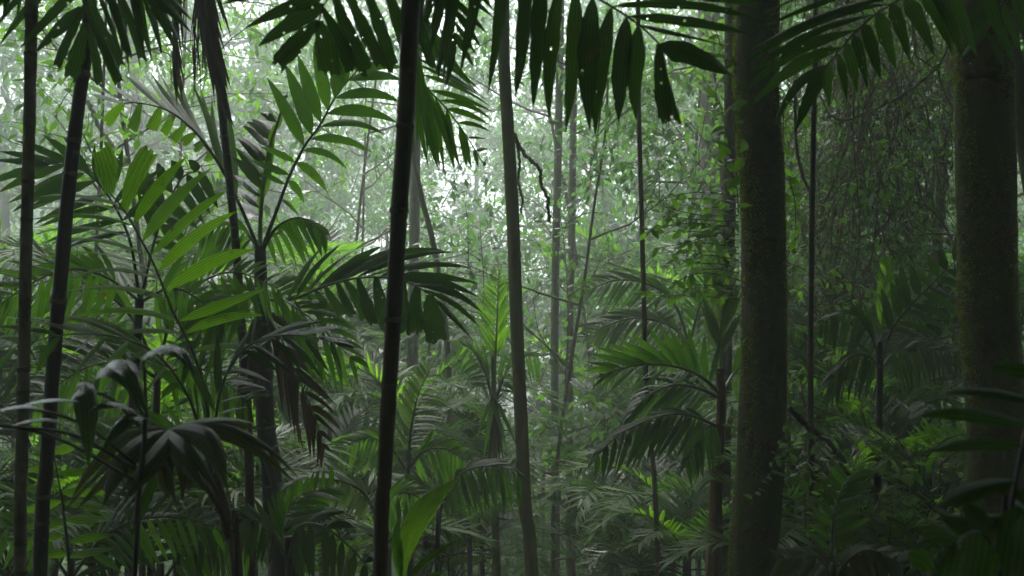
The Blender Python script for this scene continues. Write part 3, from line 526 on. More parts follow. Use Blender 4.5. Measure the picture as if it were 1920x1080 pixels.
frond(p, [(403, 895, 4.2), (405, 780, 4.0), (430, 690, 3.9), (480, 640, 3.8), (550, 628, 3.7), (620, 640, 3.65)], [
    L_([(.3, 470, 760, 16), (.6, 520, 700, 18), (1, 640, 700, 15)], 10, arch=.12, face=.4), L_([(.3, 340, 640, 16), (.55, 560, 600, 18), (.8, 640, 610, 18), (1, 668, 655, 15)], 10, arch=.10, face=.3, mat='leaf_gloss')], 'leaf_gloss', (8, 2))
frond(p, [(398, 900, 4.2), (350, 830, 4.3), (280, 800, 4.4), (200, 820, 4.4)], [L_([(.2, 330, 900, 14), (1, 180, 890, 13)], 11, arch=.1), L_([(.2, 300, 760, 14), (1, 160, 800, 13)], 11, arch=.14)], 'leaf', (6, 2))
# drooping broad fan
p = thing('fan_palm', 'drooping dull brownish broad leaf fan low at the left', 'palm', base_of(300, 1120, 2.7))
stem(p, [(316, 806, 2.5), (345, 860, 2.55), (400, 935, 2.65), (432, 1010, 2.75), (445, 1110, 2.8)], [9, 10, 14, 18, 20], 'stem_brown', 'petiole', 0, 10, .04, 60)
HUB = at(316, 806, 2.5)
for tx, ty, w, ar, dy, mt, ns in [(104, 975, 56, .24, -.15, 'leaf_olive', 3), (190, 964, 88, .20, -.25, 'leaf_olive', 4), (338, 958, 70, .02, -.05, 'leaf_olive', 4), (430, 940, 84, .26, -.2, 'leaf_olive', 4), (590, 915, 34, .30, .0, 'leaf_olive', 2), (232, 1030, 34, .04, .1, 'leaf_dark', 2), (505, 800, 30, .14, .2, 'leaf_olive', 2)]:
    T = at(tx, ty, 2.5 + dy); Ln = np.linalg.norm(T - HUB); d0 = nrm(T - HUB); sd0 = nrm(np.cross(d0, np.array((0, -.8, .6))))
    for q in range(ns):                                # pleated segments of one leaf finger, lying edge to edge
        o_ = (q - (ns - 1) / 2) / ns * m_px(w, 2.5); Tq = T + sd0 * o_ * .55 - d0 * Ln * (abs(o_) / m_px(w, 2.5) * .35 + RND.uniform(0, .05)); C = (HUB + Tq) / 2 + UP * ar * Ln + sd0 * o_ * 1.6
        v, f, u = blade(HUB, C, Tq, m_px(w, 2.5) / ns * 1.5, nrm(np.array((0, -.6, .8)) + sd0 * (.5 if q % 2 else -.5)), 12, 'lance', -.5, 3, 0, RND.uniform(-.2, .2), RND, .12); obj('leaflet', v, f, mt, p, HUB, u)
# glossy folded blades above the fan
p = thing('broad_leaf_plant', 'plant with two glossy bent blades shining blue-grey low at the left', 'plant', base_of(250, 1120, 2.3))
stem(p, [(272, 785, 2.3), (268, 860, 2.32), (255, 980, 2.35), (250, 1120, 2.4)], [9, 11, 14, 16], 'stem_black', 'stem', 0, 10, .03, 60)
for (bx, by), (cx, cy_), (tx, ty), w, nh, pf in [((188, 700), (228, 648), (277, 780), 66, (.15, -.7, .7), 'narrow'), ((268, 672), (330, 618), (368, 706), 50, (.2, -.6, .8), 'narrow'), ((40, 762), (90, 742), (152, 754), 24, (0, -.3, 1), 'lance'), ((140, 735), (168, 700), (166, 880), 46, (.3, -.9, .2), 'lance'), ((272, 785), (215, 735), (162, 776), 26, (0, -.4, .8), 'lance'), ((272, 785), (240, 760), (190, 850), 30, (0, -.6, .5), 'lance'), ((20, 800), (80, 772), (140, 802), 20, (0, -.3, 1), 'lance'), ((-40, 790), (30, 745), (90, 772), 26, (0, -.3, 1), 'lance')]:
    B = at(bx, by, 2.3); C = at(cx, cy_, 2.2); T = at(tx, ty, 2.15); v, f, u = blade(B, C, T, m_px(w, 2.3), nrm(np.array(nh, float)), 12, pf, -.15, 5, 0, .3, RND, .05); obj('leaf', v, f, 'leaf_gloss', p, B, u)
for a, b in [((188, 700), (272, 785)), ((268, 672), (275, 790)), ((140, 735), (262, 800)), ((40, 762), (255, 870)), ((20, 800), (255, 880)), ((-40, 790), (250, 900))]:
    V, Fc = tube(smooth_path([at(*a, 2.3), (at(*a, 2.3) + at(*b, 2.32)) / 2 + UP * .03, at(*b, 2.32)], 12), .004, 6); obj('petiole', V, Fc, 'stem_black', p, at(*b, 2.32))

# dark frond fan behind the left stems
p = thing('palm', 'dark palm whose flat frond spreads behind both stems at the left edge', 'palm', base_of(230, 900, 5.0))
stem(p, [(262, 560, 5.0), (255, 680, 5.0), (246, 900, 5.0)], [16, 18, 19], 'stem_black', 'stem', .15, 12, .03, 80)
frond(p, [(262, 562, 5.0), (240, 440, 4.95), (190, 350, 4.9), (140, 312, 4.9), (95, 308, 4.9)], [
    L_([(.45, 330, 330, 18), (.6, 260, 290, 18), (.75, 120, 250, 16), (.9, 10, 262, 16), (1, -20, 300, 16)], 10, arch=.06), L_([(.4, 90, 470, 16), (.6, 60, 420, 18), (.8, 10, 400, 18), (1, -25, 345, 18)], 9, arch=.08)], 'leaf_dark', (7, 2.5))
frond(p, [(264, 562, 5.0), (290, 450, 5.1), (320, 370, 5.2), (345, 330, 5.2), (372, 320, 5.2)], [
    L_([(.4, 250, 330, 22), (.7, 280, 300, 24), (1, 350, 300, 20)], 6, arch=.08), L_([(.4, 350, 470, 20), (.6, 352, 430, 22), (.8, 384, 420, 22), (1, 412, 390, 18)], 7, arch=.05)], 'leaf_dark', (7, 2.5))
frond(p, [(262, 565, 5.0), (200, 520, 4.9), (130, 505, 4.85), (60, 530, 4.8), (0, 570, 4.8)], [L_([(.2, 190, 610, 13), (1, -40, 640, 13)], 15, arch=.12), L_([(.2, 170, 450, 13), (1, -60, 560, 13)], 15, arch=.16)], 'leaf', (6, 2))
frond(p, [(266, 565, 5.0), (320, 540, 5.1), (370, 560, 5.2), (420, 610, 5.2)], [L_([(.2, 310, 620, 13), (1, 410, 680, 13)], 12, arch=.12), L_([(.2, 350, 480, 13), (1, 450, 600, 13)], 12, arch=.16)], 'leaf', (6, 2))

# black stem of the centre, its crown hanging over the picture
p = thing('palm', 'tall near-black palm stem with holed dark fronds hanging across the top', 'palm', base_of(708, 1110, 3.0))
stem(p, [(776, -170, 3.0), (772, -30, 3.0), (768, 80, 3.0), (762, 230, 3.0), (751, 400, 3.0), (741, 560, 3.0), (730, 730, 3.0), (720, 900, 3.0), (711, 1110, 3.0)], [36, 33, 31, 28, 26, 24, 23, 23, 23], 'stem_brown', 'stem', .30, 18, .02, 260, ringh=.07)
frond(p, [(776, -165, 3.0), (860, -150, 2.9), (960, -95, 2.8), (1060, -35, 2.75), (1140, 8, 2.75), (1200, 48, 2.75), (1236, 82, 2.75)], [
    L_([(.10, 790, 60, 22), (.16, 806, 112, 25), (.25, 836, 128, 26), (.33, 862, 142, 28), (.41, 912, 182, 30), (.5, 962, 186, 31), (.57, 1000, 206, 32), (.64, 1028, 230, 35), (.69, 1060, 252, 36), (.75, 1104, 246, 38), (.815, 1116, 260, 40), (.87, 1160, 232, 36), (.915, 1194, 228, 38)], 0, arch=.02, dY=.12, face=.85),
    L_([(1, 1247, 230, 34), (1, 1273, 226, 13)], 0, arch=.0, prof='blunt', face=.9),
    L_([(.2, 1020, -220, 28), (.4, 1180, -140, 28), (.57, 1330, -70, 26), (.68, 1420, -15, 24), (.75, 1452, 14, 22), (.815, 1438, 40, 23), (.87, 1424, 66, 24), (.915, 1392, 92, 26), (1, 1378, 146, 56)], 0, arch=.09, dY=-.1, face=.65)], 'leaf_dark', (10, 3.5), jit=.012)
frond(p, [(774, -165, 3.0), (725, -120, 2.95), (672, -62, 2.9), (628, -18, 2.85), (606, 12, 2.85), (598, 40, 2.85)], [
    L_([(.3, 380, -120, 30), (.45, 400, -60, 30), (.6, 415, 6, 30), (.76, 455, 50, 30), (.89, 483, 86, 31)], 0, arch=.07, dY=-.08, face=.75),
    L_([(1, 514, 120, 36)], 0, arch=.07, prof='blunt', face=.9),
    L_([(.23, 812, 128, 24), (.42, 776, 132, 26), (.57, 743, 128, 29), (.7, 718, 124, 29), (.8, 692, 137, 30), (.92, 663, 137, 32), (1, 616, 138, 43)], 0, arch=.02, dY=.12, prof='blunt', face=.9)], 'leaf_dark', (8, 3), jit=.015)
frond(p, [(776, -165, 3.0), (772, -60, 3.6), (768, 60, 4.2), (790, 150, 4.5), (830, 195, 4.6), (868, 245, 4.65), (906, 306, 4.7)], [
    L_([(.42, 775, 250, 13), (.55, 790, 300, 15), (.68, 820, 325, 16), (.8, 852, 322, 15), (.92, 880, 318, 12), (1, 912, 310, 8)], 17, arch=.04, face=.85),
    L_([(.42, 830, 130, 11), (.5, 880, 150, 12), (.62, 905, 175, 13), (.75, 925, 205, 13), (.88, 920, 240, 11), (1, 914, 298, 8)], 17, arch=.14, face=.6)], 'leaf', (7, 2), jit=.03)
frond(p, [(776, -165, 3.0), (820, -90, 3.3), (850, 0, 3.5), (852, 60, 3.6)], [
    L_([(.3, 760, 60, 16), (.7, 800, 120, 18), (1, 832, 170, 16)], 10, arch=.04), L_([(.3, 930, -40, 16), (.7, 925, 40, 18), (1, 885, 130, 16)], 10, arch=.08)], 'leaf_dark', (7, 2))

# palm out of frame whose frond fills the top right
p = thing('palm', 'palm reaching a curved glossy dark frond in at the top right', 'palm', base_of(2080, 1100, 3.3))
stem(p, [(2010, -160, 3.3), (2025, 200, 3.3), (2045, 650, 3.3), (2070, 1100, 3.3)], [30, 30, 32, 34], 'stem_black', 'stem', .22, 14, .03, 160)
frond(p, [(2010, -160, 3.3), (1900, -130, 3.2), (1790, -55, 3.1), (1700, -8, 3.0), (1640, 28, 2.95), (1590, 75, 2.95), (1545, 130, 2.95)], [
    L_([(.3, 1560, -120, 20), (.4, 1490, -60, 20), (.5, 1440, -10, 22), (.57, 1420, 28, 22), (.63, 1405, 66, 22), (.69, 1398, 96, 23), (.75, 1392, 126, 23), (.81, 1386, 154, 23), (.87, 1388, 182, 23), (.93, 1402, 206, 24), (.985, 1454, 236, 24), (1, 1490, 252, 28)], 0, arch=.17, dY=-.1, face=.5),
    L_([(.3, 1930, 70, 26), (.42, 1880, 95, 28), (.52, 1835, 112, 29), (.6, 1806, 112, 29), (.64, 1785, 104, 29), (.70, 1752, 108, 29), (.755, 1708, 122, 28), (.8, 1681, 132, 28), (.85, 1651, 150, 26), (.885, 1627, 166, 25), (.92, 1607, 178, 24), (.95, 1588, 190, 24), (.98, 1556, 204, 24)], 0, arch=.22, dY=.1, face=.75)], 'leaf_dark', (8, 3), jit=.012)
frond(p, [(2010, -160, 3.3), (1960, -110, 3.5), (1900, -30, 3.7), (1850, 60, 3.8)], [L_([(.3, 1820, -60, 18), (1, 1790, 120, 16)], 8), L_([(.3, 1990, 40, 18), (1, 1880, 130, 16)], 8)], 'leaf_dark', (8, 3))

# mid-right palm with fibrous stem
p = thing('palm', 'palm with a shaggy brown fibrous stem against the thick mossy trunk', 'palm', base_of(1345, 1060, 6.4))
stem(p, [(1350, 690, 6.4), (1352, 760, 6.4), (1348, 830, 6.4), (1343, 930, 6.4), (1340, 1060, 6.4)], [16, 30, 38, 36, 36], 'fibre', 'stem', .12, 16, .12, 140)
frond(p, [(1346, 735, 6.4), (1322, 712, 6.3), (1290, 694, 6.1), (1240, 684, 5.95), (1190, 686, 5.9), (1135, 700, 5.85)], [
    L_([(.1, 1348, 640, 14), (.22, 1296, 612, 15), (.35, 1254, 614, 15), (.48, 1218, 614, 15), (.6, 1160, 632, 14), (.75, 1118, 652, 13), (.9, 1092, 684, 12), (1, 1092, 716, 11)], 15, arch=.02, face=.75, mat='leaf'),
    L_([(.1, 1290, 770, 10), (.4, 1230, 770, 11), (.7, 1160, 750, 11), (1, 1095, 725, 10)], 14, arch=.16, face=.35)], 'leaf', (8, 2), jit=.03)
frond(p, [(1346, 745, 6.4), (1310, 728, 6.2), (1262, 722, 6.0), (1215, 742, 5.9), (1185, 775, 5.85)], [
    L_([(.15, 1280, 800, 11), (.4, 1232, 800, 12), (.7, 1190, 800, 12), (1, 1168, 815, 11)], 16, arch=.1, face=.5), L_([(.15, 1270, 700, 9), (.5, 1190, 715, 10), (1, 1160, 800, 10)], 14, arch=.25, face=.3, mat='leaf_gloss')], 'leaf', (8, 2))
frond(p, [(1345, 800, 6.4), (1320, 788, 6.1), (1275, 776, 5.8), (1220, 786, 5.6), (1165, 812, 5.5), (1120, 852, 5.45)], [
    L_([(.2, 1300, 860, 10), (.45, 1240, 860, 12), (.7, 1180, 880, 13), (1, 1118, 905, 12)], 18, arch=.06, face=.5), L_([(.2, 1285, 762, 11), (.5, 1205, 778, 12), (.8, 1130, 830, 12), (1, 1100, 880, 12)], 16, arch=.22, face=.3)], 'leaf_dark', (7, 2))
frond(p, [(1346, 798, 6.4), (1326, 800, 6.2), (1304, 822, 6.1), (1290, 862, 6.05)], [L_([(.1, 1345, 880, 10), (1, 1300, 910, 10)], 12, arch=.05), L_([(.1, 1300, 800, 9), (1, 1272, 890, 10)], 12, arch=.22)], 'leaf_dark', (6, 2))
frond(p, [(1352, 730, 6.4), (1350, 660, 6.5), (1352, 600, 6.55), (1362, 530, 6.6)], [
    L_([(.3, 1316, 590, 13), (.6, 1318, 520, 14), (1, 1345, 470, 12)], 10, arch=.03, face=.9, mat='leaf_pale'), L_([(.3, 1385, 600, 13), (.6, 1392, 530, 14), (1, 1380, 470, 12)], 10, arch=.03, face=.9, mat='leaf_pale')], 'leaf_pale', (8, 3), 'rachis_green')
frond(p, [(1354, 735, 6.4), (1385, 690, 6.7), (1425, 680, 7.0), (1480, 710, 7.2)], [L_([(.2, 1400, 780, 10), (1, 1490, 780, 10)], 12, arch=.12), L_([(.2, 1390, 640, 10), (1, 1510, 700, 10)], 12, arch=.2)], 'leaf', (7, 2))
# upright palm at the centre with straw skirt
p = thing('palm', 'slender palm with upright feathery fronds and a straw-coloured skirt, left of the pole trunk', 'palm', base_of(926, 1000, 8.4))
stem(p, [(925, 640, 8.4), (926, 760, 8.4), (928, 870, 8.4), (930, 1000, 8.4)], [7, 16, 18, 14], 'bark_olive', 'stem', .12, 12, .06, 90)
frond(p, [(925, 760, 8.4), (928, 690, 8.35), (931, 620, 8.3), (934, 545, 8.3), (936, 505, 8.3)], [
    L_([(.35, 890, 610, 7), (.6, 893, 560, 7), (.85, 908, 528, 6), (1, 928, 505, 5)], 17, arch=.04, face=.8), L_([(.35, 962, 610, 7), (.6, 958, 555, 7), (.85, 950, 522, 6), (1, 940, 503, 5)], 17, arch=.04, face=.8)], 'leaf_lit', (6, 2), 'rachis_green')
frond(p, [(926, 760, 8.4), (910, 700, 8.3), (890, 660, 8.2), (862, 640, 8.1)], [L_([(.2, 880, 720, 6), (1, 850, 690, 6)], 13, arch=.1), L_([(.2, 905, 640, 6), (1, 838, 640, 6)], 13, arch=.1)], 'leaf_mid', (6, 2))
frond(p, [(926, 760, 8.4), (948, 700, 8.5), (975, 670, 8.6), (1010, 668, 8.7)], [L_([(.2, 970, 740, 6), (1, 1010, 720, 6)], 13, arch=.1), L_([(.2, 950, 650, 6), (1, 1030, 665, 6)], 13, arch=.1)], 'leaf_mid', (6, 2))
for tx, ty, mt in [(905, 868, 'leaf_bright'), (915, 880, 'leaf_brown'), (926, 872, 'leaf_olive'), (938, 876, 'leaf_brown'), (952, 850, 'leaf_bright'), (970, 840, 'leaf_mid'), (892, 830, 'leaf_mid'), (945, 872, 'leaf_olive')]:
    B = at(926 + RND.uniform(-5, 5), 750, 8.38); T = at(tx, ty, 8.3 + RND.uniform(-.1, .1)); v, f, u = blade(B, (B + T) / 2 + UP * .04, T, m_px(9, 8.4), np.array((0, -1, .2)), 7, 'narrow'); obj('skirt_blade', v, f, mt, p, B, u)
# feathery palms of the middle distance
p = thing('palm', 'hazy palm with two fine arched feathery fronds left of the fibrous-stemmed one', 'palm', base_of(1292, 1000, 9.0))
stem(p, [(1292, 640, 9.0), (1290, 800, 9.0), (1286, 1000, 9.0)], [9, 11, 12], 'stem_brown', 'stem', .14, 10, .04, 80)
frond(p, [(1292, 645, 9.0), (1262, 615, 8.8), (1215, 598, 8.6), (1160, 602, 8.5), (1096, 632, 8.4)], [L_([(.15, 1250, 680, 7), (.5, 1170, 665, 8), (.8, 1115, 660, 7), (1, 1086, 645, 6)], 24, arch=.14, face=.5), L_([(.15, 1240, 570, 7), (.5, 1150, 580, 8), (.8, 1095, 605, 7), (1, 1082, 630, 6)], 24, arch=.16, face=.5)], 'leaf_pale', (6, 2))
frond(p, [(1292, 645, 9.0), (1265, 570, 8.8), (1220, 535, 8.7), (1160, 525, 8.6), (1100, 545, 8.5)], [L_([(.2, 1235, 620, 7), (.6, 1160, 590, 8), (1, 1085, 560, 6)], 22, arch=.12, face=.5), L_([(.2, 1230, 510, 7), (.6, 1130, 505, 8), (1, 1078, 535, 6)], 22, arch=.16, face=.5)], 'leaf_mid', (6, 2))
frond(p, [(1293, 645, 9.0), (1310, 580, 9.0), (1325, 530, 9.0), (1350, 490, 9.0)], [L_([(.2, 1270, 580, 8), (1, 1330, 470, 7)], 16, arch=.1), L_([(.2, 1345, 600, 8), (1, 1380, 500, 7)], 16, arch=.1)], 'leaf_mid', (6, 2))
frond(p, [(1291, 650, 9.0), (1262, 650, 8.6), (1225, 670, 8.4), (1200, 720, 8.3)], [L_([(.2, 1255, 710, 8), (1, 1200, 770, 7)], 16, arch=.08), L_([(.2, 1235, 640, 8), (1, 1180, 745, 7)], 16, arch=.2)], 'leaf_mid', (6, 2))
p = thing('palm', 'upright feathery palm hugging the right side of the black stem', 'palm', base_of(764, 1050, 6.8))
stem(p, [(764, 880, 6.8), (766, 960, 6.8), (768, 1050, 6.8)], [10, 12, 13], 'stem_black', 'stem', .14, 10, .04, 60)
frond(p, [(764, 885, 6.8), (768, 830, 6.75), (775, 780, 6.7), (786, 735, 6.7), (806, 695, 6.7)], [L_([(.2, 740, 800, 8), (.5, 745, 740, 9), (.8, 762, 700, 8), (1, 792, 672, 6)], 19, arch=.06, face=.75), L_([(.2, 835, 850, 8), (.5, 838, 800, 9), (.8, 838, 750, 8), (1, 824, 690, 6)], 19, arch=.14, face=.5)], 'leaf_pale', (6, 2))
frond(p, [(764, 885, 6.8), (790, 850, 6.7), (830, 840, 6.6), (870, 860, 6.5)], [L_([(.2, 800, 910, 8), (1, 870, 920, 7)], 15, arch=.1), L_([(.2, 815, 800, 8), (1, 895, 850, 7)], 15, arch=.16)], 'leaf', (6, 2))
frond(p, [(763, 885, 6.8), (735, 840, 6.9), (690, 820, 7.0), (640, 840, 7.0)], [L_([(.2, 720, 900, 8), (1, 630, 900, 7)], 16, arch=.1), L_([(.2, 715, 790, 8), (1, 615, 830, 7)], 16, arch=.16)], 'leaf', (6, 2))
p = thing('palm', 'palm with a dry grey-green drooping frond low left of the black stem', 'palm', base_of(706, 1080, 6.0))
stem(p, [(706, 965, 6.0), (706, 1000, 6.0), (705, 1080, 6.0)], [11, 12, 14], 'stem_brown', 'stem', .14, 10, .04, 50)
frond(p, [(706, 970, 6.0), (682, 925, 5.8), (640, 902, 5.6), (585, 898, 5.45), (535, 915, 5.4)], [L_([(.2, 680, 985, 10), (.5, 632, 960, 11), (.8, 580, 965, 10), (1, 530, 945, 9)], 17, arch=.06, face=.6), L_([(.2, 660, 880, 9), (.5, 590, 880, 10), (.8, 530, 905, 10), (1, 515, 930, 8)], 17, arch=.18, face=.4)], 'leaf_pale', (6, 2))
frond(p, [(707, 970, 6.0), (735, 930, 6.1), (770, 925, 6.2), (810, 950, 6.3)], [L_([(.2, 735, 1000, 9), (1, 810, 1010, 8)], 14, arch=.08), L_([(.2, 765, 890, 9), (1, 835, 940, 8)], 14, arch=.18)], 'leaf', (6, 2))
p = thing('palm', 'palm with a dark comb-like frond hanging left of the pole trunk', 'palm', base_of(822, 1080, 6.6))
stem(p, [(824, 955, 6.6), (822, 1000, 6.6), (820, 1080, 6.6)], [10, 11, 12], 'stem_brown', 'stem', .14, 10, .04, 50)
frond(p, [(824, 960, 6.6), (848, 905, 6.5), (885, 878, 6.4), (930, 874, 6.35), (972, 884, 6.3)], [L_([(.2, 842, 975, 9), (.5, 890, 965, 10), (.8, 940, 965, 10), (1, 976, 955, 9)], 18, arch=.02, face=.8), L_([(.2, 890, 855, 8), (.5, 950, 860, 9), (1, 995, 900, 8)], 16, arch=.2, face=.4)], 'leaf_dark', (6, 2))
frond(p, [(824, 960, 6.6), (800, 920, 6.7), (768, 915, 6.8), (735, 940, 6.9)], [L_([(.2, 795, 990, 8), (1, 730, 1000, 8)], 13, arch=.08), L_([(.2, 770, 880, 8), (1, 710, 930, 8)], 13, arch=.18)], 'leaf', (6, 2))
# slender palm filling the left third with narrow leaflets
p = thing('palm', 'slender palm with long arching narrow-leaved fronds across the left third', 'palm', base_of(300, 1000, 5.4))
stem(p, [(296, 700, 5.4), (292, 800, 5.4), (284, 1000, 5.4)], [13, 15, 16], 'stem_black', 'stem', .15, 12, .04, 80)
frond(p, [(296, 705, 5.4), (250, 600, 5.3), (180, 540, 5.2), (100, 525, 5.1), (10, 560, 5.0)], [L_([(.15, 230, 690, 10), (.5, 110, 640, 11), (.8, 20, 640, 11), (1, -30, 610, 10)], 24, arch=.14, face=.5), L_([(.15, 220, 520, 10), (.5, 90, 465, 11), (.8, -20, 500, 11), (1, -50, 560, 10)], 24, arch=.16, face=.5)], 'leaf', (7, 2))
frond(p, [(297, 705, 5.4), (320, 600, 5.4), (370, 535, 5.4), (440, 510, 5.4), (520, 540, 5.4)], [L_([(.15, 350, 680, 10), (.5, 420, 620, 11), (1, 530, 600, 10)], 22, arch=.12, face=.5), L_([(.15, 300, 520, 10), (.5, 400, 450, 11), (1, 560, 520, 10)], 22, arch=.16, face=.5)], 'leaf', (7, 2))
frond(p, [(295, 710, 5.4), (240, 680, 5.2), (160, 690, 5.0), (70, 750, 4.9)], [L_([(.15, 240, 780, 10), (1, 60, 840, 10)], 22, arch=.1, face=.5), L_([(.15, 215, 620, 10), (.6, 70, 650, 11), (1, 10, 760, 10)], 22, arch=.18, face=.4, mat='leaf_gloss')], 'leaf', (7, 2))
frond(p, [(297, 710, 5.4), (340, 690, 5.3), (400, 700, 5.2), (460, 750, 5.1)], [L_([(.15, 340, 790, 10), (1, 460, 840, 10)], 20, arch=.1, face=.5), L_([(.15, 370, 630, 10), (1, 510, 740, 10)], 20, arch=.18, face=.4, mat='leaf_gloss')], 'leaf', (7, 2))
# right-hand palm
p = thing('palm', 'dark-stemmed palm between the twig tangle and the thickest mossy trunk', 'palm', base_of(1648, 900, 6.0))
stem(p, [(1650, 640, 6.0), (1650, 700, 6.0), (1648, 780, 6.0), (1646, 900, 6.0)], [12, 15, 17, 17], 'stem_black', 'stem', .13, 12, .04, 80)
frond(p, [(1652, 680, 6.0), (1672, 620, 5.9), (1705, 575, 5.8), (1745, 535, 5.75), (1790, 490, 5.7)], [
    L_([(.3, 1655, 540, 17), (.55, 1688, 500, 18), (.8, 1730, 490, 18), (1, 1790, 440, 16)], 9, arch=.05, face=.8), L_([(.3, 1740, 640, 16), (.6, 1795, 600, 17), (1, 1830, 510, 16)], 9, arch=.12, face=.6)], 'leaf_dark', (6, 2))
frond(p, [(1650, 680, 6.0), (1630, 620, 6.0), (1600, 588, 6.0), (1565, 590, 6.0), (1540, 610, 6.0)], [L_([(.2, 1620, 690, 10), (1, 1540, 660, 10)], 12, arch=.1), L_([(.2, 1615, 560, 10), (1, 1520, 610, 10)], 12, arch=.16)], 'leaf_dark', (6, 2))
frond(p, [(1652, 690, 6.0), (1680, 660, 6.2), (1730, 652, 6.4), (1800, 664, 6.6)], [L_([(.2, 1690, 740, 9), (1, 1800, 700, 9)], 16, arch=.12), L_([(.2, 1700, 630, 9), (1, 1820, 660, 9)], 16, arch=.1, mat='leaf_gloss')], 'leaf_gloss', (5, 2))
frond(p, [(1650, 690, 6.0), (1625, 665, 5.8), (1590, 670, 5.7), (1560, 710, 5.6)], [L_([(.2, 1620, 750, 10), (1, 1550, 770, 10)], 11, arch=.08), L_([(.2, 1600, 640, 10), (1, 1530, 740, 10)], 11, arch=.18)], 'leaf_dark', (5, 2))
frond(p, [(1651, 680, 6.0), (1655, 600, 6.0), (1658, 540, 6.0), (1662, 500, 6.0)], [L_([(.4, 1640, 560, 8), (1, 1650, 480, 8)], 7), L_([(.4, 1680, 560, 8), (1, 1675, 480, 8)], 7)], 'leaf_lit', (5, 2), 'rachis_green')
# bright bifid leaf at the bottom
p = thing('seedling_palm', 'young palm with one big bright green undivided leaf at the bottom centre', 'palm', base_of(755, 1110, 4.0))
B = at(755, 1100, 4.0)
for (cx, cy_), (tx, ty), w, nh, mt in [((752, 960), (858, 900), 44, (.35, -.8, .35), 'leaf_bright'), ((790, 1040), (862, 1012), 24, (.2, -.5, .8), 'leaf_bright'), ((730, 1020), (752, 965), 30, (-.4, -.8, .3), 'leaf_lit'), ((800, 1080), (835, 1070), 26, (.1, -.6, .8), 'leaf_bright')]:
    v, f, u = blade(B, at(cx, cy_, 3.95), at(tx, ty, 3.9), m_px(w, 4), nrm(np.array(nh)), 16, 'broad', -.45, 13, 0, .5, RND, .06); obj('leaf', v, f, mt, p, B, u)
stem(p, [(755, 1095, 4.0), (754, 1130, 4.0)], [10, 12], 'rachis_green', 'stem', 0, 8, 0, 10)
# glossy frond bottom
p = thing('palm', 'low palm with a wet glossy frond at the bottom, right of the twin stems', 'palm', base_of(545, 1150, 4.4))
stem(p, [(540, 1040, 4.4), (542, 1100, 4.4)], [14, 16], 'stem_brown', 'stem', .1, 10, .04, 40)
frond(p, [(541, 1050, 4.4), (560, 990, 4.3), (600, 985, 4.2), (650, 1020, 4.1), (700, 1075, 4.0)], [L_([(.15, 620, 950, 18), (.4, 650, 965, 20), (.7, 690, 1000, 20), (1, 725, 1060, 18)], 9, arch=.2, face=.3), L_([(.15, 560, 1080, 16), (.5, 600, 1100, 18), (1, 690, 1130, 16)], 10, arch=.1)], 'leaf_gloss', (8, 3))
frond(p, [(540, 1050, 4.4), (500, 985, 4.5), (440, 975, 4.6), (370, 1010, 4.7)], [L_([(.2, 480, 930, 12), (1, 340, 990, 12)], 13, arch=.14), L_([(.2, 500, 1060, 12), (1, 370, 1070, 12)], 13, arch=.1)], 'leaf_gloss', (7, 2))
frond(p, [(540, 1050, 4.4), (530, 980, 4.7), (560, 930, 4.9), (620, 915, 5.1)], [L_([(.2, 500, 930, 10), (1, 620, 870, 10)], 13, arch=.1), L_([(.2, 590, 970, 10), (1, 660, 930, 10)], 13, arch=.1)], 'leaf', (7, 2))
p = thing('bare_palm', 'bare slanting dark stem, right one of two at the lower left', 'palm', base_of(556, 1090, 5.0))
stem(p, [(494, 840, 5.2), (512, 900, 5.1), (530, 990, 5.0), (556, 1090, 5.0)], [13, 17, 19, 21], 'stem_brown', 'stalk', .12, 12, .04, 60)
p = thing('palm', 'low palm with fresh green leaflets at the bottom left, right of the black ringed stem', 'palm', base_of(130, 1140, 4.2))
stem(p, [(132, 1080, 4.2), (136, 1140, 4.2)], [13, 15], 'stem_brown', 'stem', .1, 10, .04, 40)
frond(p, [(132, 1085, 4.2), (126, 1020, 4.15), (118, 950, 4.1), (106, 880, 4.05), (100, 850, 4.05)], [L_([(.2, 215, 1030, 20), (.45, 216, 985, 22), (.7, 212, 930, 22), (.9, 190, 880, 22), (1, 150, 830, 20)], 7, arch=.08, face=.8), L_([(.2, 40, 1040, 18), (.6, 20, 960, 20), (1, 60, 850, 18)], 7, arch=.08, face=.8)], 'leaf_lit', (7, 2.5))
frond(p, [(134, 1085, 4.2), (190, 1010, 4.2), (260, 975, 4.2), (340, 970, 4.2), (400, 990, 4.2)], [L_([(.2, 230, 1080, 13), (.6, 320, 1060, 14), (1, 420, 1040, 12)], 15, arch=.12), L_([(.2, 215, 930, 13), (.6, 330, 915, 14), (1, 440, 975, 12)], 15, arch=.18, face=.4, mat='leaf_gloss')], 'leaf', (7, 2.5))
frond(p, [(130, 1085, 4.2), (80, 1020, 4.2), (20, 990, 4.2), (-60, 1000, 4.2)], [L_([(.2, 70, 1090, 14), (1, -60, 1070, 13)], 11, arch=.12), L_([(.2, 50, 950, 14), (1, -90, 970, 13)], 11, arch=.16)], 'leaf', (7, 2.5))
p = thing('palm', 'low silvery-fronded palm at the bottom under the drooping brown fan', 'palm', base_of(300, 1150, 4.7))
stem(p, [(300, 1090, 4.7), (302, 1140, 4.7)], [13, 15], 'stem_brown', 'stem', .1, 10, .04, 40)
frond(p, [(300, 1095, 4.7), (270, 1020, 4.7), (250, 960, 4.6), (256, 900, 4.5)], [L_([(.2, 350, 1040, 14), (.6, 340, 960, 15), (1, 290, 860, 12)], 13, arch=.12, face=.5), L_([(.2, 200, 1030, 14), (.6, 180, 960, 15), (1, 230, 850, 12)], 13, arch=.12, face=.5)], 'leaf_gloss', (7, 2.5))
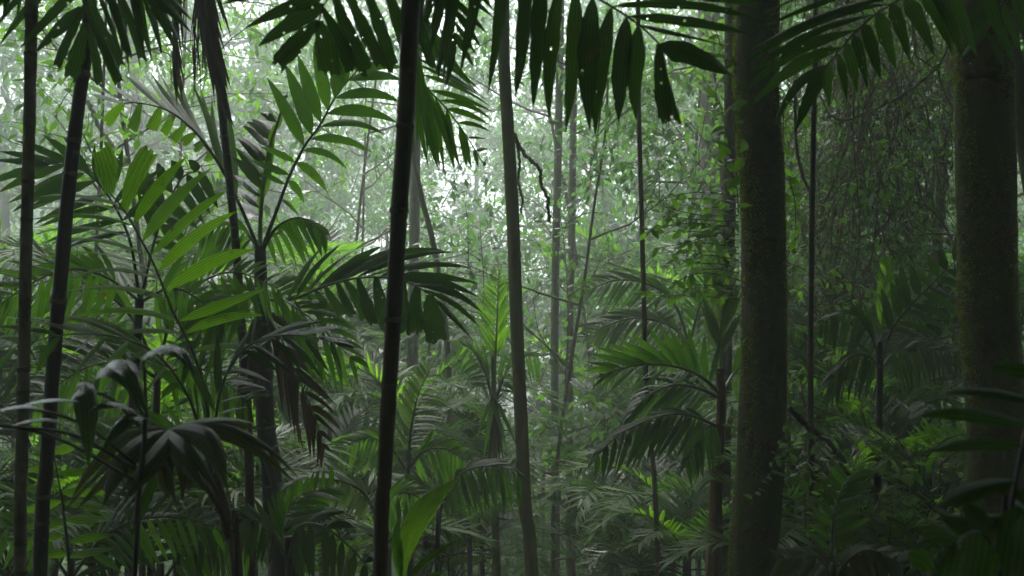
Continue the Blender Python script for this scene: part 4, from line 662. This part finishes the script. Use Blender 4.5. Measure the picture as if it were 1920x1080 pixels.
frond(p, [(302, 1095, 4.7), (350, 1030, 4.8), (400, 1010, 4.9), (460, 1030, 5.0)], [L_([(.2, 360, 1110, 13), (1, 460, 1100, 12)], 13, arch=.12), L_([(.2, 370, 960, 13), (1, 490, 1000, 12)], 13, arch=.16)], 'leaf', (7, 2.5))
p = thing('palm', 'low palm with dull broad arching fronds at the bottom, right of the thick mossy trunk', 'palm', base_of(1560, 1150, 4.2))
stem(p, [(1560, 1090, 4.2), (1562, 1150, 4.2)], [13, 15], 'stem_brown', 'stem', .1, 10, .04, 40)
frond(p, [(1560, 1095, 4.2), (1545, 1055, 4.1), (1515, 1040, 4.0), (1470, 1050, 3.9)], [L_([(.2, 1530, 1110, 18), (1, 1440, 1090, 18)], 8, arch=.14), L_([(.2, 1530, 1025, 18), (1, 1440, 1030, 18)], 8, arch=.2, face=.4)], 'leaf_olive', (6, 2.5))
frond(p, [(1562, 1095, 4.2), (1590, 1050, 4.1), (1630, 1030, 4.0), (1680, 1050, 3.9)], [L_([(.2, 1600, 1110, 18), (1, 1690, 1100, 18)], 8, arch=.14), L_([(.2, 1610, 1015, 18), (1, 1720, 1040, 18)], 8, arch=.2, face=.4)], 'leaf_olive', (6, 2.5))
frond(p, [(1561, 1095, 4.2), (1560, 1010, 4.3), (1566, 950, 4.4), (1590, 900, 4.5)], [L_([(.2, 1500, 1010, 15), (1, 1560, 860, 14)], 11, arch=.1), L_([(.2, 1630, 1010, 15), (1, 1640, 880, 14)], 11, arch=.1)], 'leaf', (6, 2.5))
# dark near leaves in the lower right corner
p = thing('dark_palm', 'dark out-of-focus palm leaves filling the lower right corner', 'palm', base_of(1960, 1120, 1.7))
stem(p, [(1925, 800, 1.9), (1905, 900, 1.85), (1885, 1010, 1.8), (1870, 1120, 1.8)], [8, 10, 12, 14], 'stem_black', 'stem', 0, 10, .02, 50)
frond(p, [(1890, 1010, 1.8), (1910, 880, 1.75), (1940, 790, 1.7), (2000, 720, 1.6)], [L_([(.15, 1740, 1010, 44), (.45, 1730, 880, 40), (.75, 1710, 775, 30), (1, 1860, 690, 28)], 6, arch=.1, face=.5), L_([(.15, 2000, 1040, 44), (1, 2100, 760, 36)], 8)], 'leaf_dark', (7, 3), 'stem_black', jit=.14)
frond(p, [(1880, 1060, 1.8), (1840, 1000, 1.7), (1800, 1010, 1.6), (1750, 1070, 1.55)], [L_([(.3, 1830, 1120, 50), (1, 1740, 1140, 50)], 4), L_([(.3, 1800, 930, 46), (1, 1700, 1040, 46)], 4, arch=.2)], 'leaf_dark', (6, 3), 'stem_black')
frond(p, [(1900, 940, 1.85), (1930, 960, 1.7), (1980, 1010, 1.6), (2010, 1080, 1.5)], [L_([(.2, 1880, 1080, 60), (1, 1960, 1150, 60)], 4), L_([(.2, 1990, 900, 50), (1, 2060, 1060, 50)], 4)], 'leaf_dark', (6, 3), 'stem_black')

# ------------------------------------------------------------------ understorey palms
def frond_data(seed, L=1.5, e0=65, bend=95, n=34, lw=.032, ll=.42, mat='leaf_mid', droop=.22, va=.3):
    rs = random.Random(seed); npt = 22; p = np.zeros(3); P = [p.copy()]; e = math.radians(e0)
    for i in range(npt - 1): e -= math.radians(bend) / npt * (0.5 + i / npt); p = p + np.array((math.cos(e), math.sin(rs.uniform(-.03, .03)), math.sin(e))) * L / npt; P.append(p.copy())
    P = np.array(P); me = Mesh(); me.add(*tube(P, np.linspace(.011, .003, npt), 5))
    for k in range(n):
        s = .22 + .78 * k / (n - 1); i = min(int(s * (npt - 1)), npt - 2); f = s * (npt - 1) - i; B = P[i] * (1 - f) + P[i + 1] * f; T = nrm(P[i + 1] - P[i]); S = np.array((0, 1.0, 0)); Nn = nrm(np.cross(T, S)) * -1
        if Nn[2] < 0 and abs(T[2]) < .9: Nn = -Nn
        for sg in (-1, 1):
            if rs.random() < .05: continue
            a = math.radians(68 - 40 * s + rs.uniform(-7, 7)); l = ll * (math.sin(math.pi * (.15 + .75 * s)) * .7 + .3) * rs.uniform(.85, 1.1)
            d = nrm(T * math.cos(a) + S * sg * math.sin(a) + Nn * (va + rs.uniform(-.12, .12))); tip = B + d * l - UP * droop * l * rs.uniform(.4, 1.8); C = B + d * l * .5
            me.add(*blade(B, C, tip, lw * rs.uniform(.8, 1.2), nrm(Nn + .3 * UP), 4, 'lance', -.3, 3, 0, rs.uniform(-.4, .4), rs))
    return me.data('frond', mat)
FR = [frond_data(i, L=1.35 + .12 * (i % 4), e0=62 + 6 * (i % 5), bend=70 + 22 * (i % 4), mat=('leaf_mid', 'leaf', 'leaf_mid', 'leaf_lit', 'leaf_gloss')[i % 5], droop=.12 + .12 * (i % 3)) for i in range(10)]
FD = [frond_data(40 + i, L=1.3, e0=20, bend=120, mat='leaf_brown', droop=.9, n=22) for i in range(2)]
FP = [frond_data(50 + i, L=1.3, e0=50, bend=110, mat='leaf_pale', droop=.4, n=30) for i in range(2)]
def upalm(px, py, Y, sc, nf, seed, label, dead=0, pale=0, name='understorey_palm', smat='stem_brown', fs=None):
    rs = random.Random(seed); h = at(px, py, Y); g0 = gz(h[0], h[1]); r = thing(name, label, 'palm', (h[0], h[1], g0), 'understorey palms')
    top = max(h[2], g0 + .15); P = smooth_path([(h[0], h[1], top), (h[0] + rs.uniform(-.05, .05), h[1], (top + g0) / 2), (h[0] + rs.uniform(-.1, .1), h[1], g0 - .1)], 40)
    ph = (np.linspace(0, top - g0, 40) / .11) % 1; V, Fc = tube(P, (.022 + .006 * sc) * (1 + .12 * (ph < .2)) * np.linspace(.85, 1.1, 40), 10, .03, seed); obj('stem', V, Fc, smat, r, (h[0], h[1], g0))
    for k in range(nf + dead):
        isd = k >= nf; me = FD[k % 2] if isd else (FP[k % 2] if k < pale else FR[rs.randrange(len(FR))] if fs is None else FR[fs[k % len(fs)]])
        o = bpy.data.objects.new('dead_frond' if isd else 'frond', me); COL.objects.link(o); o.parent = r
        o.location = (P[0][0] - h[0], 0, top - g0 - (.12 if isd else rs.uniform(0, .12))); a = k * 2.399 + rs.uniform(-.3, .3); tl = rs.uniform(-25, 12) if not isd else rs.uniform(-10, 25)
        o.rotation_euler = (rs.uniform(-.15, .15), math.radians(-tl) if not isd else math.radians(tl), a + seed); q = sc * rs.uniform(.85, 1.12); o.scale = (q, q, q)
    return r
UP_ = [
 (30, 560, 7.5, 1.3, 9, 'leafy palm crown behind the pale ringed stem at mid height'),
 (190, 690, 6.6, 1.1, 9, 'palm behind the broad sunlit frond, low at the left'),
 (60, 860, 5.2, .8, 7, 'shaded low palm at the foot of the left edge stems'),
 (330, 560, 8.5, 1.3, 9, 'sunlit light green palm behind the long black-stemmed frond'),
 (400, 700, 7.5, .9, 8, 'palm left of the skirt of dead leaves'),
 (170, 960, 4.6, .7, 8, 'low glossy palm at the bottom left corner'),
 (330, 1000, 4.8, .75, 9, 'low palm with silvery fronds under the drooping brown fan'),
 (620, 640, 9.0, 1.35, 9, 'bright green palm glowing behind the skirt of dead leaves'),
 (690, 690, 8.6, 1.25, 9, 'palm with arching fronds just left of the black stem'),
 (655, 800, 7.4, 1.05, 9, 'palm below the bright green one, left of the black stem'),
 (600, 905, 6.0, .85, 8, 'palm with pale grey drooping frond left of the black stem'),
 (765, 815, 6.6, .95, 8, 'upright feathery palm just right of the black stem'),
 (800, 690, 11.5, 1.3, 9, 'hazy palm at the foot of the pale straight trunk'),
 (800, 880, 7.0, .7, 8, 'low palm in front of the pale straight trunk'),
 (870, 735, 11, 1.2, 9, 'hazy palm between the leaning thin trunk and the pole'),
 (900, 890, 6.2, .85, 7, 'palm with one dark drooping frond left of the pole trunk'),
 (880, 1010, 5.4, .7, 8, 'dark narrow-leaved low palm at the bottom, left of the pole'),
 (1020, 860, 10, 1.0, 8, 'shaded palm just behind the pole trunk'),
 (1110, 770, 9.5, 1.2, 9, 'palm right of the twin slim trunks'),
 (1150, 575, 11, 1.45, 10, 'tall hazy palm with fine arched fronds right of centre'),
 (1240, 605, 10.5, 1.4, 10, 'tall hazy palm behind the hair-thin stem'),
 (1080, 900, 7.6, .85, 8, 'low spreading palm at the foot of the twin slim trunks'),
 (1190, 850, 7.2, .85, 9, 'low palm under the dark arching frond right of centre'),
 (1150, 1000, 6.0, .75, 8, 'low palm at the bottom, right of the pole'),
 (1260, 960, 5.8, .8, 9, 'low feathery palm left of the fibrous stem'),
 (1290, 1040, 5.0, .65, 8, 'small bright-tipped palm at the bottom beside the thick mossy trunk'),
 (1310, 590, 9, 1.3, 8, 'pale green palm with an upright new leaf behind the leafy shrub'),
 (1500, 620, 9, .9, 8, 'hazy palm in the gap right of the thick mossy trunk'),
 (1600, 560, 10, .95, 8, 'palm half hidden by the twig tangle'),
 (1540, 800, 6.0, .8, 9, 'dark palm at the foot of the thin reddish stem'),
 (1620, 880, 5.6, .8, 9, 'dark low palm under the dark-stemmed palm'),
 (1720, 780, 6.6, .85, 9, 'dark palm at the foot of the slim hazy trunk'),
 (1700, 960, 4.8, .7, 9, 'dark glossy low palm left of the out-of-focus corner leaves'),
 (1560, 1010, 4.6, .7, 8, 'low palm with dull broad fronds at the bottom right'),
 (1790, 640, 8, .9, 8, 'palm peeping out left of the thickest mossy trunk'),
 (1910, 620, 7, .9, 8, 'palm at the right edge behind the thickest mossy trunk'),
]
for i, (px, py, Y, sc, nf, lb) in enumerate(UP_): upalm(px, py, Y * (1.55 if 820 < px < 1360 else 1.3), sc, nf, 100 + i, lb, dead=(i % 3 == 1), pale=3 if ('pale' in lb or 'silvery' in lb) else 0)
LOW = [(20, 1060, 4.6, .85, 'low palm rising at the bottom left corner'), (215, 1090, 4.3, .8, 'low palm with upright fronds below the drooping brown fan'), (390, 1040, 5.2, .8, 'low feathery palm at the bottom between the left stems'),
 (640, 1080, 5.6, .8, 'low palm at the bottom just left of the black stem'), (850, 1070, 6.2, .75, 'low palm at the bottom right of the bright undivided leaf'),
 (1110, 1060, 6.6, .8, 'low palm at the bottom right of the pole foot'), (1230, 1090, 5.6, .75, 'low arching palm at the bottom right of centre'),
 (1520, 1090, 4.8, .75, 'low dull palm at the bottom right of the thick mossy trunk'), (1640, 1060, 5.0, .8, 'low dark palm at the bottom right of the thin reddish stem'), (1770, 1090, 4.4, .75, 'low dark palm at the bottom beside the out-of-focus leaves'),
 (110, 760, 5.6, 1.0, 'shaded palm between the two left edge stems'), (270, 860, 5.8, .95, 'shaded palm behind the drooping brown fan'), (480, 960, 6.4, .9, 'shaded palm behind the slanting bare stem'), (560, 760, 7.6, 1.0, 'palm just right of the skirt of dead leaves'),
 (730, 930, 8.2, .95, 'palm behind the foot of the black stem'), (1500, 740, 7.6, 1.0, 'dark palm in the gap right of the thick mossy trunk'), (1690, 690, 8.6, 1.0, 'palm behind the dark-stemmed palm at the right'), (1580, 930, 6.6, .95, 'dark palm above the crooked root')]
for i, (px, py, Y, sc, lb) in enumerate(LOW): upalm(px, py, Y * (1.5 if 820 < px < 1360 else 1.25), sc, 10, 400 + i, lb, name='low_palm')
rs = np.random.RandomState(19)
sp_ = sorted((12 + 15 * rs.rand(), 40 + 1840 * ((i * .618) % 1.0), rs.uniform(620, 1040), i, rs.uniform(.9, 1.5)) for i in range(34))
for Y, px, py, i, sc in sp_: upalm(px, py, Y, sc, 9, 300 + i, where('slender hazy palm', px, py), name='slope_palm')

# ------------------------------------------------------------------ leafy shrubs and climbers, leaf by leaf
LEAFM = []
for i in range(4):
    v, f, u = blade(np.zeros(3), np.array((0, .5, .10 + .05 * i)), np.array((0, 1, -.12 * i)), .40 + .03 * i, UP, 6, 'ellip', -.25, 3, 0, .2 * (i - 1.5)); m_ = Mesh(); m_.add(v, f, u); LEAFM.append(m_)
LEAFD = {mt: [m_.data('leaf', mt) for m_ in LEAFM] for mt in ('shrub_leaf', 'leaf_bright', 'yellow_leaf', 'leaf_lit', 'leaf_brown')}
def add_leaf(root, pos, d, L, mat, rs, up=UP):
    d = nrm(d); x = nrm(np.cross(d, up + rs.randn(3) * .35)); z = np.cross(x, d); o = bpy.data.objects.new('leaf', LEAFD[mat][rs.randint(4)]); COL.objects.link(o); o.parent = root
    o.matrix_local = Matrix(((x[0] * L, d[0] * L, z[0] * L, pos[0] - WORG[root.name][0]), (x[1] * L, d[1] * L, z[1] * L, pos[1] - WORG[root.name][1]), (x[2] * L, d[2] * L, z[2] * L, pos[2] - WORG[root.name][2]), (0, 0, 0, 1)))
def climber(name, label, cat, twigs, Lpx, per, seed, mat='shrub_leaf', w=3, base=None, up=UP):
    """twigs: lists of pixel points; leaves alternate along each"""
    rs = np.random.RandomState(seed); b = at(*twigs[0][0]); r = thing(name, label, cat, base or tuple(b))
    for tw in twigs:
        P = smooth_path([at(*q) for q in tw], 24); V, Fc = tube(P, np.linspace(m_px(w, P[0][1]), m_px(w * .4, P[0][1]), 24) * .5, 5); obj('twig', V, Fc, 'twig', r, P[0])
        n = max(3, int(per * np.linalg.norm(P[-1] - P[0]) / m_px(100, P[0][1])))
        for k in range(n):
            s = .12 + .88 * k / (n - 1); i = min(int(s * 23), 22); t = nrm(P[i + 1] - P[i]); sd2 = nrm(np.cross(t, UP + rs.randn(3) * .5)) * (1 if k % 2 else -1)
            add_leaf(r, P[i], t * .5 + sd2 * .9 + np.array((0, 0, -.25)) + rs.randn(3) * .25, m_px(Lpx, P[i][1]) * rs.uniform(.65, 1.25), mat, rs, up)
    return r
CU = np.array((0, -.7, .6))
tw = []; rs = np.random.RandomState(31)
for k in range(17):
    y0_ = 560 - k * 12; x0 = 1385; ang = rs.uniform(-.25, .35); ln = rs.uniform(90, 190); tw.append([(x0, y0_, 6.2), (x0 - ln * .5, y0_ - 8 - ln * .2 * ang, 6.2 + rs.uniform(-.3, .3)), (x0 - ln, y0_ + ln * ang * .5, 6.2 + rs.uniform(-.5, .5))])
climber('leafy_shrub', 'leafy shrub spreading left from the thick mossy trunk', 'shrub', tw, 25, 9, 32, base=base_of(1370, 900, 6.2), up=CU)
climber('climbing_vine', 'climbing vine with broad leaves on the upper left of the thick mossy trunk', 'vine', [[(1382, 330, 5.0), (1365, 260, 5.0), (1348, 190, 5.0), (1325, 180, 5.0)], [(1380, 250, 5.0), (1370, 160, 5.0), (1350, 80, 5.0), (1335, 40, 5.0)], [(1380, 140, 5.0), (1360, 110, 5.0), (1310, 105, 5.0)], [(1385, 400, 5.0), (1378, 340, 5.0), (1340, 290, 5.0)]], 34, 8, 33, 'leaf_lit', up=CU)
climber('climbing_vine', 'hanging sprig of oval leaves just right of the thick mossy trunk', 'vine', [[(1468, 180, 5.6), (1470, 300, 5.6), (1472, 440, 5.6)], [(1470, 330, 5.6), (1484, 350, 5.5), (1492, 400, 5.5), (1488, 470, 5.5)], [(1468, 200, 5.6), (1490, 190, 5.5), (1510, 215, 5.5)]], 27, 8, 34, 'leaf_lit', up=CU)
climber('climbing_vine', 'pair of pale dangling leaves on the face of the thick mossy trunk', 'vine', [[(1400, 258, 4.9), (1394, 275, 4.9), (1390, 330, 4.88)]], 40, 4, 35, 'leaf_bright', 2, up=CU)
r_ = thing('yellowed_sprig', 'small sprig with yellow leaves low on the left of the thick mossy trunk', 'plant', tuple(at(1388, 812, 5.35)))
for (cx, cy_), (tx, ty), w, mt in [((1372, 790), (1352, 797), 11, 'leaf_bright'), ((1392, 782), (1402, 792), 13, 'yellow_leaf'), ((1378, 780), (1366, 776), 10, 'yellow_leaf')]:
    v, f, u = blade(at(1388, 812, 5.35), at(cx, cy_, 5.2), at(tx, ty, 5.1), m_px(w, 5.3), nrm(np.array((0, -.8, .6))), 8, 'ellip', -.3, 3); obj('leaf', v, f, mt, r_, at(1388, 812, 5.35), u)
climber('climbing_vine', 'small dark-leaved vine curling round the lower thick mossy trunk', 'vine', [[(1400, 960, 4.9), (1430, 900, 4.86), (1462, 880, 4.9), (1480, 830, 4.95)], [(1440, 910, 4.86), (1455, 850, 4.88), (1480, 800, 4.95)]], 18, 9, 37, up=CU)
for i, (pts, lb) in enumerate([
    ([[(1060, 720, 11), (1065, 600, 11), (1060, 480, 11), (1050, 400, 11)], [(1045, 680, 11), (1010, 620, 10.8), (1000, 560, 10.8)], [(1060, 560, 11), (1110, 520, 10.8), (1130, 470, 10.8)], [(1050, 460, 11), (1020, 420, 11), (1000, 400, 11)], [(1065, 640, 11), (1110, 620, 10.9), (1150, 600, 10.8)], [(1060, 420, 11), (1100, 400, 11), (1140, 400, 11)]], 'leafy creeper climbing the twin slim trunks behind the pole'),
    ([[(1520, 560, 7.2), (1580, 530, 7.0), (1640, 545, 7.0), (1700, 530, 7.0)], [(1500, 600, 7.0), (1560, 570, 7.0), (1640, 590, 7.0)], [(1560, 620, 7.0), (1620, 560, 7.0), (1690, 580, 7.0)], [(1480, 560, 7.2), (1530, 520, 7.2), (1570, 500, 7.2)]], 'flat spreading bush under the brown twig tangle')]):
    climber('leafy_creeper' if i == 0 else 'leafy_bush', lb, 'vine' if i == 0 else 'bush', pts, 22 if i else 18, 13, 50 + i, w=3, up=CU if i == 0 else UP)
tw = []
for k in range(26):
    x0 = rs.uniform(1500, 1800); y0_ = rs.uniform(820, 1000); a = rs.uniform(-1, 1); tw.append([(x0, y0_ + 60, 5.2), (x0 + 30 * a, y0_, 5.1), (x0 + 80 * a, y0_ - 25, 5.0)])
climber('dark_bush', 'dark leafy bush covering the ground at the lower right', 'bush', tw, 28, 8, 60, base=base_of(1650, 1000, 5.2))
tw = []
for k in range(14):
    x0 = rs.uniform(1480, 1560); y0_ = rs.uniform(640, 960); a = rs.uniform(-.6, 1); tw.append([(x0, y0_ + 50, 5.8), (x0 + 30 * a, y0_, 5.8), (x0 + 70 * a, y0_ - 15, 5.7)])
climber('dark_bush', 'dark bush hugging the right foot of the thick mossy trunk', 'bush', tw, 24, 8, 61, base=base_of(1500, 1000, 5.8))

# ------------------------------------------------------------------ lianas and the twig tangle
def liana(label, pts, w, mat='twig', name='liana'):
    P = smooth_path([at(*q) for q in pts], 60); k = np.random.RandomState(len(label)).randn(60, 3); P = P + k * m_px(w * .12, pts[0][2])
    V, Fc = tube(P, m_px(w, pts[0][2]) * .5 * np.linspace(1, .7, 60), 7, .15, 1); tag(obj(name, V, Fc, mat, None, P[0]), label, 'liana')
liana('twisted mossy liana hanging from the pole trunk at the centre', [(962, 255, 7.7), (985, 290, 7.7), (1012, 318, 7.7), (1014, 345, 7.7), (1026, 372, 7.7), (1030, 415, 7.7)], 8, 'bark_olive')
liana('short liana running down beside the pole trunk', [(966, 250, 7.7), (974, 300, 7.7), (972, 340, 7.7), (979, 372, 7.7), (976, 400, 7.7)], 6, 'bark_olive')
liana('pale looping liana slung below the frond at the top right', [(1782, 80, 5.6), (1762, 120, 5.6), (1730, 152, 5.6), (1690, 180, 5.6), (1640, 205, 5.6), (1585, 226, 5.6), (1555, 212, 5.6), (1538, 180, 5.6)], 5, 'bark_grey')
liana('crooked dark root arching through the lower right undergrowth', [(1478, 765, 5.4), (1515, 800, 5.4), (1560, 835, 5.4), (1578, 872, 5.4), (1605, 900, 5.4), (1645, 922, 5.4)], 11, 'stem_brown')
liana('thin liana dangling in front of the twig tangle', [(1610, 60, 7), (1600, 250, 7), (1612, 420, 7), (1598, 560, 7)], 4)
liana('dead forked branch poking up in the bright mist', [(925, 530, 12), (912, 505, 12), (890, 480, 12), (862, 470, 12)], 5)
liana('bare slanting dead branch beyond the fishtail crown', [(165, 190, 10), (185, 235, 10), (205, 265, 10), (225, 290, 10), (262, 330, 10)], 9, 'bark_grey')
def tangle():
    rs = np.random.RandomState(91); m_ = Mesh(); ends = []
    for k in range(420):                       # wavy hanging strands, each with side twigs
        Y = rs.uniform(7.4, 10.5); px = min(1800, max(1475, rs.normal(1640, 85))); p = at(px, rs.uniform(-120, 330), Y); L = rs.uniform(.6, 2.4); d = np.array((rs.randn() * .2, rs.randn() * .2, -1.0)); P = [p]
        for i in range(14): d = nrm(d + rs.randn(3) * .28 - UP * .16); P.append(P[-1] + d * L / 14)
        r0 = rs.choice((.0025, .004, .007, .012), p=(.5, .32, .14, .04)); m_.add(*tube(np.array(P), np.linspace(r0, r0 * .5, 15), 4, cap=False))
        for q in range(rs.randint(3, 8)):
            i = rs.randint(1, 13); a = rs.rand() * 6.28; d2 = nrm(np.array((math.cos(a), math.sin(a), rs.uniform(-.5, .8)))); Q = [P[i]]
            for w_ in range(5): d2 = nrm(d2 + rs.randn(3) * .3 - UP * .1); Q.append(Q[-1] + d2 * rs.uniform(.05, .13))
            m_.add(*tube(np.array(Q), np.linspace(.0026, .0014, 6), 3, cap=False)); ends.extend(Q[2:])
    o = m_.build('twig_tangle', 'twig'); o['kind'] = 'stuff'; o['label'] = 'brown tangle of dead twigs and hanging rootlets between the thick trunks'
    E = np.array(ends); n = 700; Pos = E[rs.randint(0, len(E), n)]; ll = .055 * rs.uniform(.5, 1.8, n)
    me = leaf_mesh('dead_leaves', leaf_quads(Pos, rs.randn(n, 3) * .5 - UP, rs.randn(n, 3), ll, ll * .3), 'leaf_brown'); o = bpy.data.objects.new('dead_leaves', me); COL.objects.link(o); o['kind'] = 'stuff'; o['label'] = 'withered brown leaves caught in the twig tangle'
    n = 2600; Pos = E[rs.randint(0, len(E), n)]; ll = .07 * rs.uniform(.5, 1.6, n); me = leaf_mesh('vine_leaves', leaf_quads(Pos, rs.randn(n, 3) * .6 - UP * .6, rs.randn(n, 3) * .6 + UP, ll, ll * .42), 'shrub_leaf'); o = bpy.data.objects.new('vine_leaves', me); COL.objects.link(o); o['kind'] = 'stuff'; o['label'] = 'small green vine leaves among the twig tangle'
tangle()
# ------------------------------------------------------------------ ground cover
def undergrowth():
    rs = np.random.RandomState(15); Pos = []; Dr = []; Ls = []
    for k in range(4600):
        Y = 9 + 28 * rs.rand(); x = rs.uniform(-.66, .66) * Y; z = gz(x, Y); h = rs.uniform(.2, 2.2) * (1.5 if Y < 17 else 1); n = rs.randint(14, 40)
        a = rs.rand(n) * 6.28; r = rs.rand(n) * .35; Pos.append(np.stack((x + r * np.cos(a), Y + r * np.sin(a), z + h * rs.rand(n)), 1)); Dr.append(np.stack((np.cos(a), np.sin(a), rs.uniform(-.5, .5, n)), 1)); Ls.append(rs.uniform(.08, .26, n) * (1.2 if k % 3 else .7))
    Pos, Dr, Ls = np.vstack(Pos), np.vstack(Dr), np.concatenate(Ls); n = len(Ls)
    me = leaf_mesh('undergrowth', leaf_quads(Pos, Dr, rs.randn(n, 3) * .5 + UP, Ls, Ls * .4), 'shrub_leaf'); o = bpy.data.objects.new('undergrowth', me); COL.objects.link(o); o['kind'] = 'stuff'; o['label'] = 'low leafy undergrowth covering the forest floor'
undergrowth()

# ------------------------------------------------------------------ unseen foliage added overhead, beside and behind the camera to block light
def add_shading_foliage():
    rs = np.random.RandomState(77); Pos = []
    n = 30000; Pos.append(np.stack((rs.uniform(-16, 16, n), rs.uniform(-15, -5, n), rs.uniform(1.0, 11, n)), 1))          # light-blocking leaves behind
    n = 14000; Pos.append(np.stack((rs.uniform(8, 15, n), rs.uniform(-6, 13, n), rs.uniform(0.5, 10, n)), 1))               # right side
    n = 9000; Pos.append(np.stack((rs.uniform(-14, -7.5, n), rs.uniform(-6, 10, n), rs.uniform(0.5, 10, n)), 1))            # left side
    n = 24000; Pos.append(np.stack((rs.uniform(-13, 16, n), rs.uniform(-8, 9.5, n), rs.uniform(8.6, 12.5, n)), 1))        # leaves overhead, blocking skylight
    n = 24000; Pos.append(np.stack((rs.uniform(-13, 15, n), rs.uniform(-10, 5, n), rs.uniform(6.5, 12.0, n)), 1))  # second layer overhead, added to darken the haze near the camera
    Pos = np.vstack(Pos); keep = np.abs(Pos[:, 0]) > (Pos[:, 1] * .60 + .4); keep |= Pos[:, 2] > 6.4; Pos = Pos[keep]; n = len(Pos)
    cl = np.sin(Pos[:, 0] * 1.1) * np.sin(Pos[:, 1] * 1.3 + 1) * np.sin(Pos[:, 2] * 1.2); keep = rs.rand(n) < .75 + .35 * cl; Pos = Pos[keep]; n = len(Pos)
    ll = .50 * rs.uniform(.6, 1.3, n); me = leaf_mesh('shading_foliage', leaf_quads(Pos, rs.randn(n, 3), rs.randn(n, 3) * .8 + UP * .6, ll, ll * .6), 'tree_leaf_dark')
    o = bpy.data.objects.new('shading_foliage', me); COL.objects.link(o); o['kind'] = 'stuff'; o['label'] = 'dense unseen foliage added overhead and around to shade the foreground'
add_shading_foliage()
# ------------------------------------------------------------------ haze
hx, y0, y1, zb, zt = 165.0, -45.0, 245.0, GMIN - 1.0, 28.0
hv = [(x, y, z) for z in (zb, zt) for y in (y0, y1) for x in (-hx, hx)]
hf = [(0, 2, 3, 1), (4, 5, 7, 6), (0, 1, 5, 4), (2, 6, 7, 3), (0, 4, 6, 2), (1, 3, 7, 5)]
hm = bpy.data.materials.new('haze'); hm.use_nodes = True; ht = hm.node_tree; ht.nodes.clear()
ho = ht.nodes.new('ShaderNodeOutputMaterial'); pv = ht.nodes.new('ShaderNodeVolumePrincipled')
pv.inputs['Color'].default_value = (0.90, 0.975, 0.94, 1); pv.inputs['Density'].default_value = 0.0105; pv.inputs['Anisotropy'].default_value = 0.35
pv.inputs['Density Attribute'].default_value = ''
ht.links.new(pv.outputs[0], ho.inputs['Volume'])
try: hm.cycles.homogeneous_volume = True
except Exception: pass
M['haze'] = hm
hz = obj('haze', hv, hf, 'haze', smooth=False); hz['kind'] = 'stuff'; hz['label'] = 'pale mist filling the whole forest'
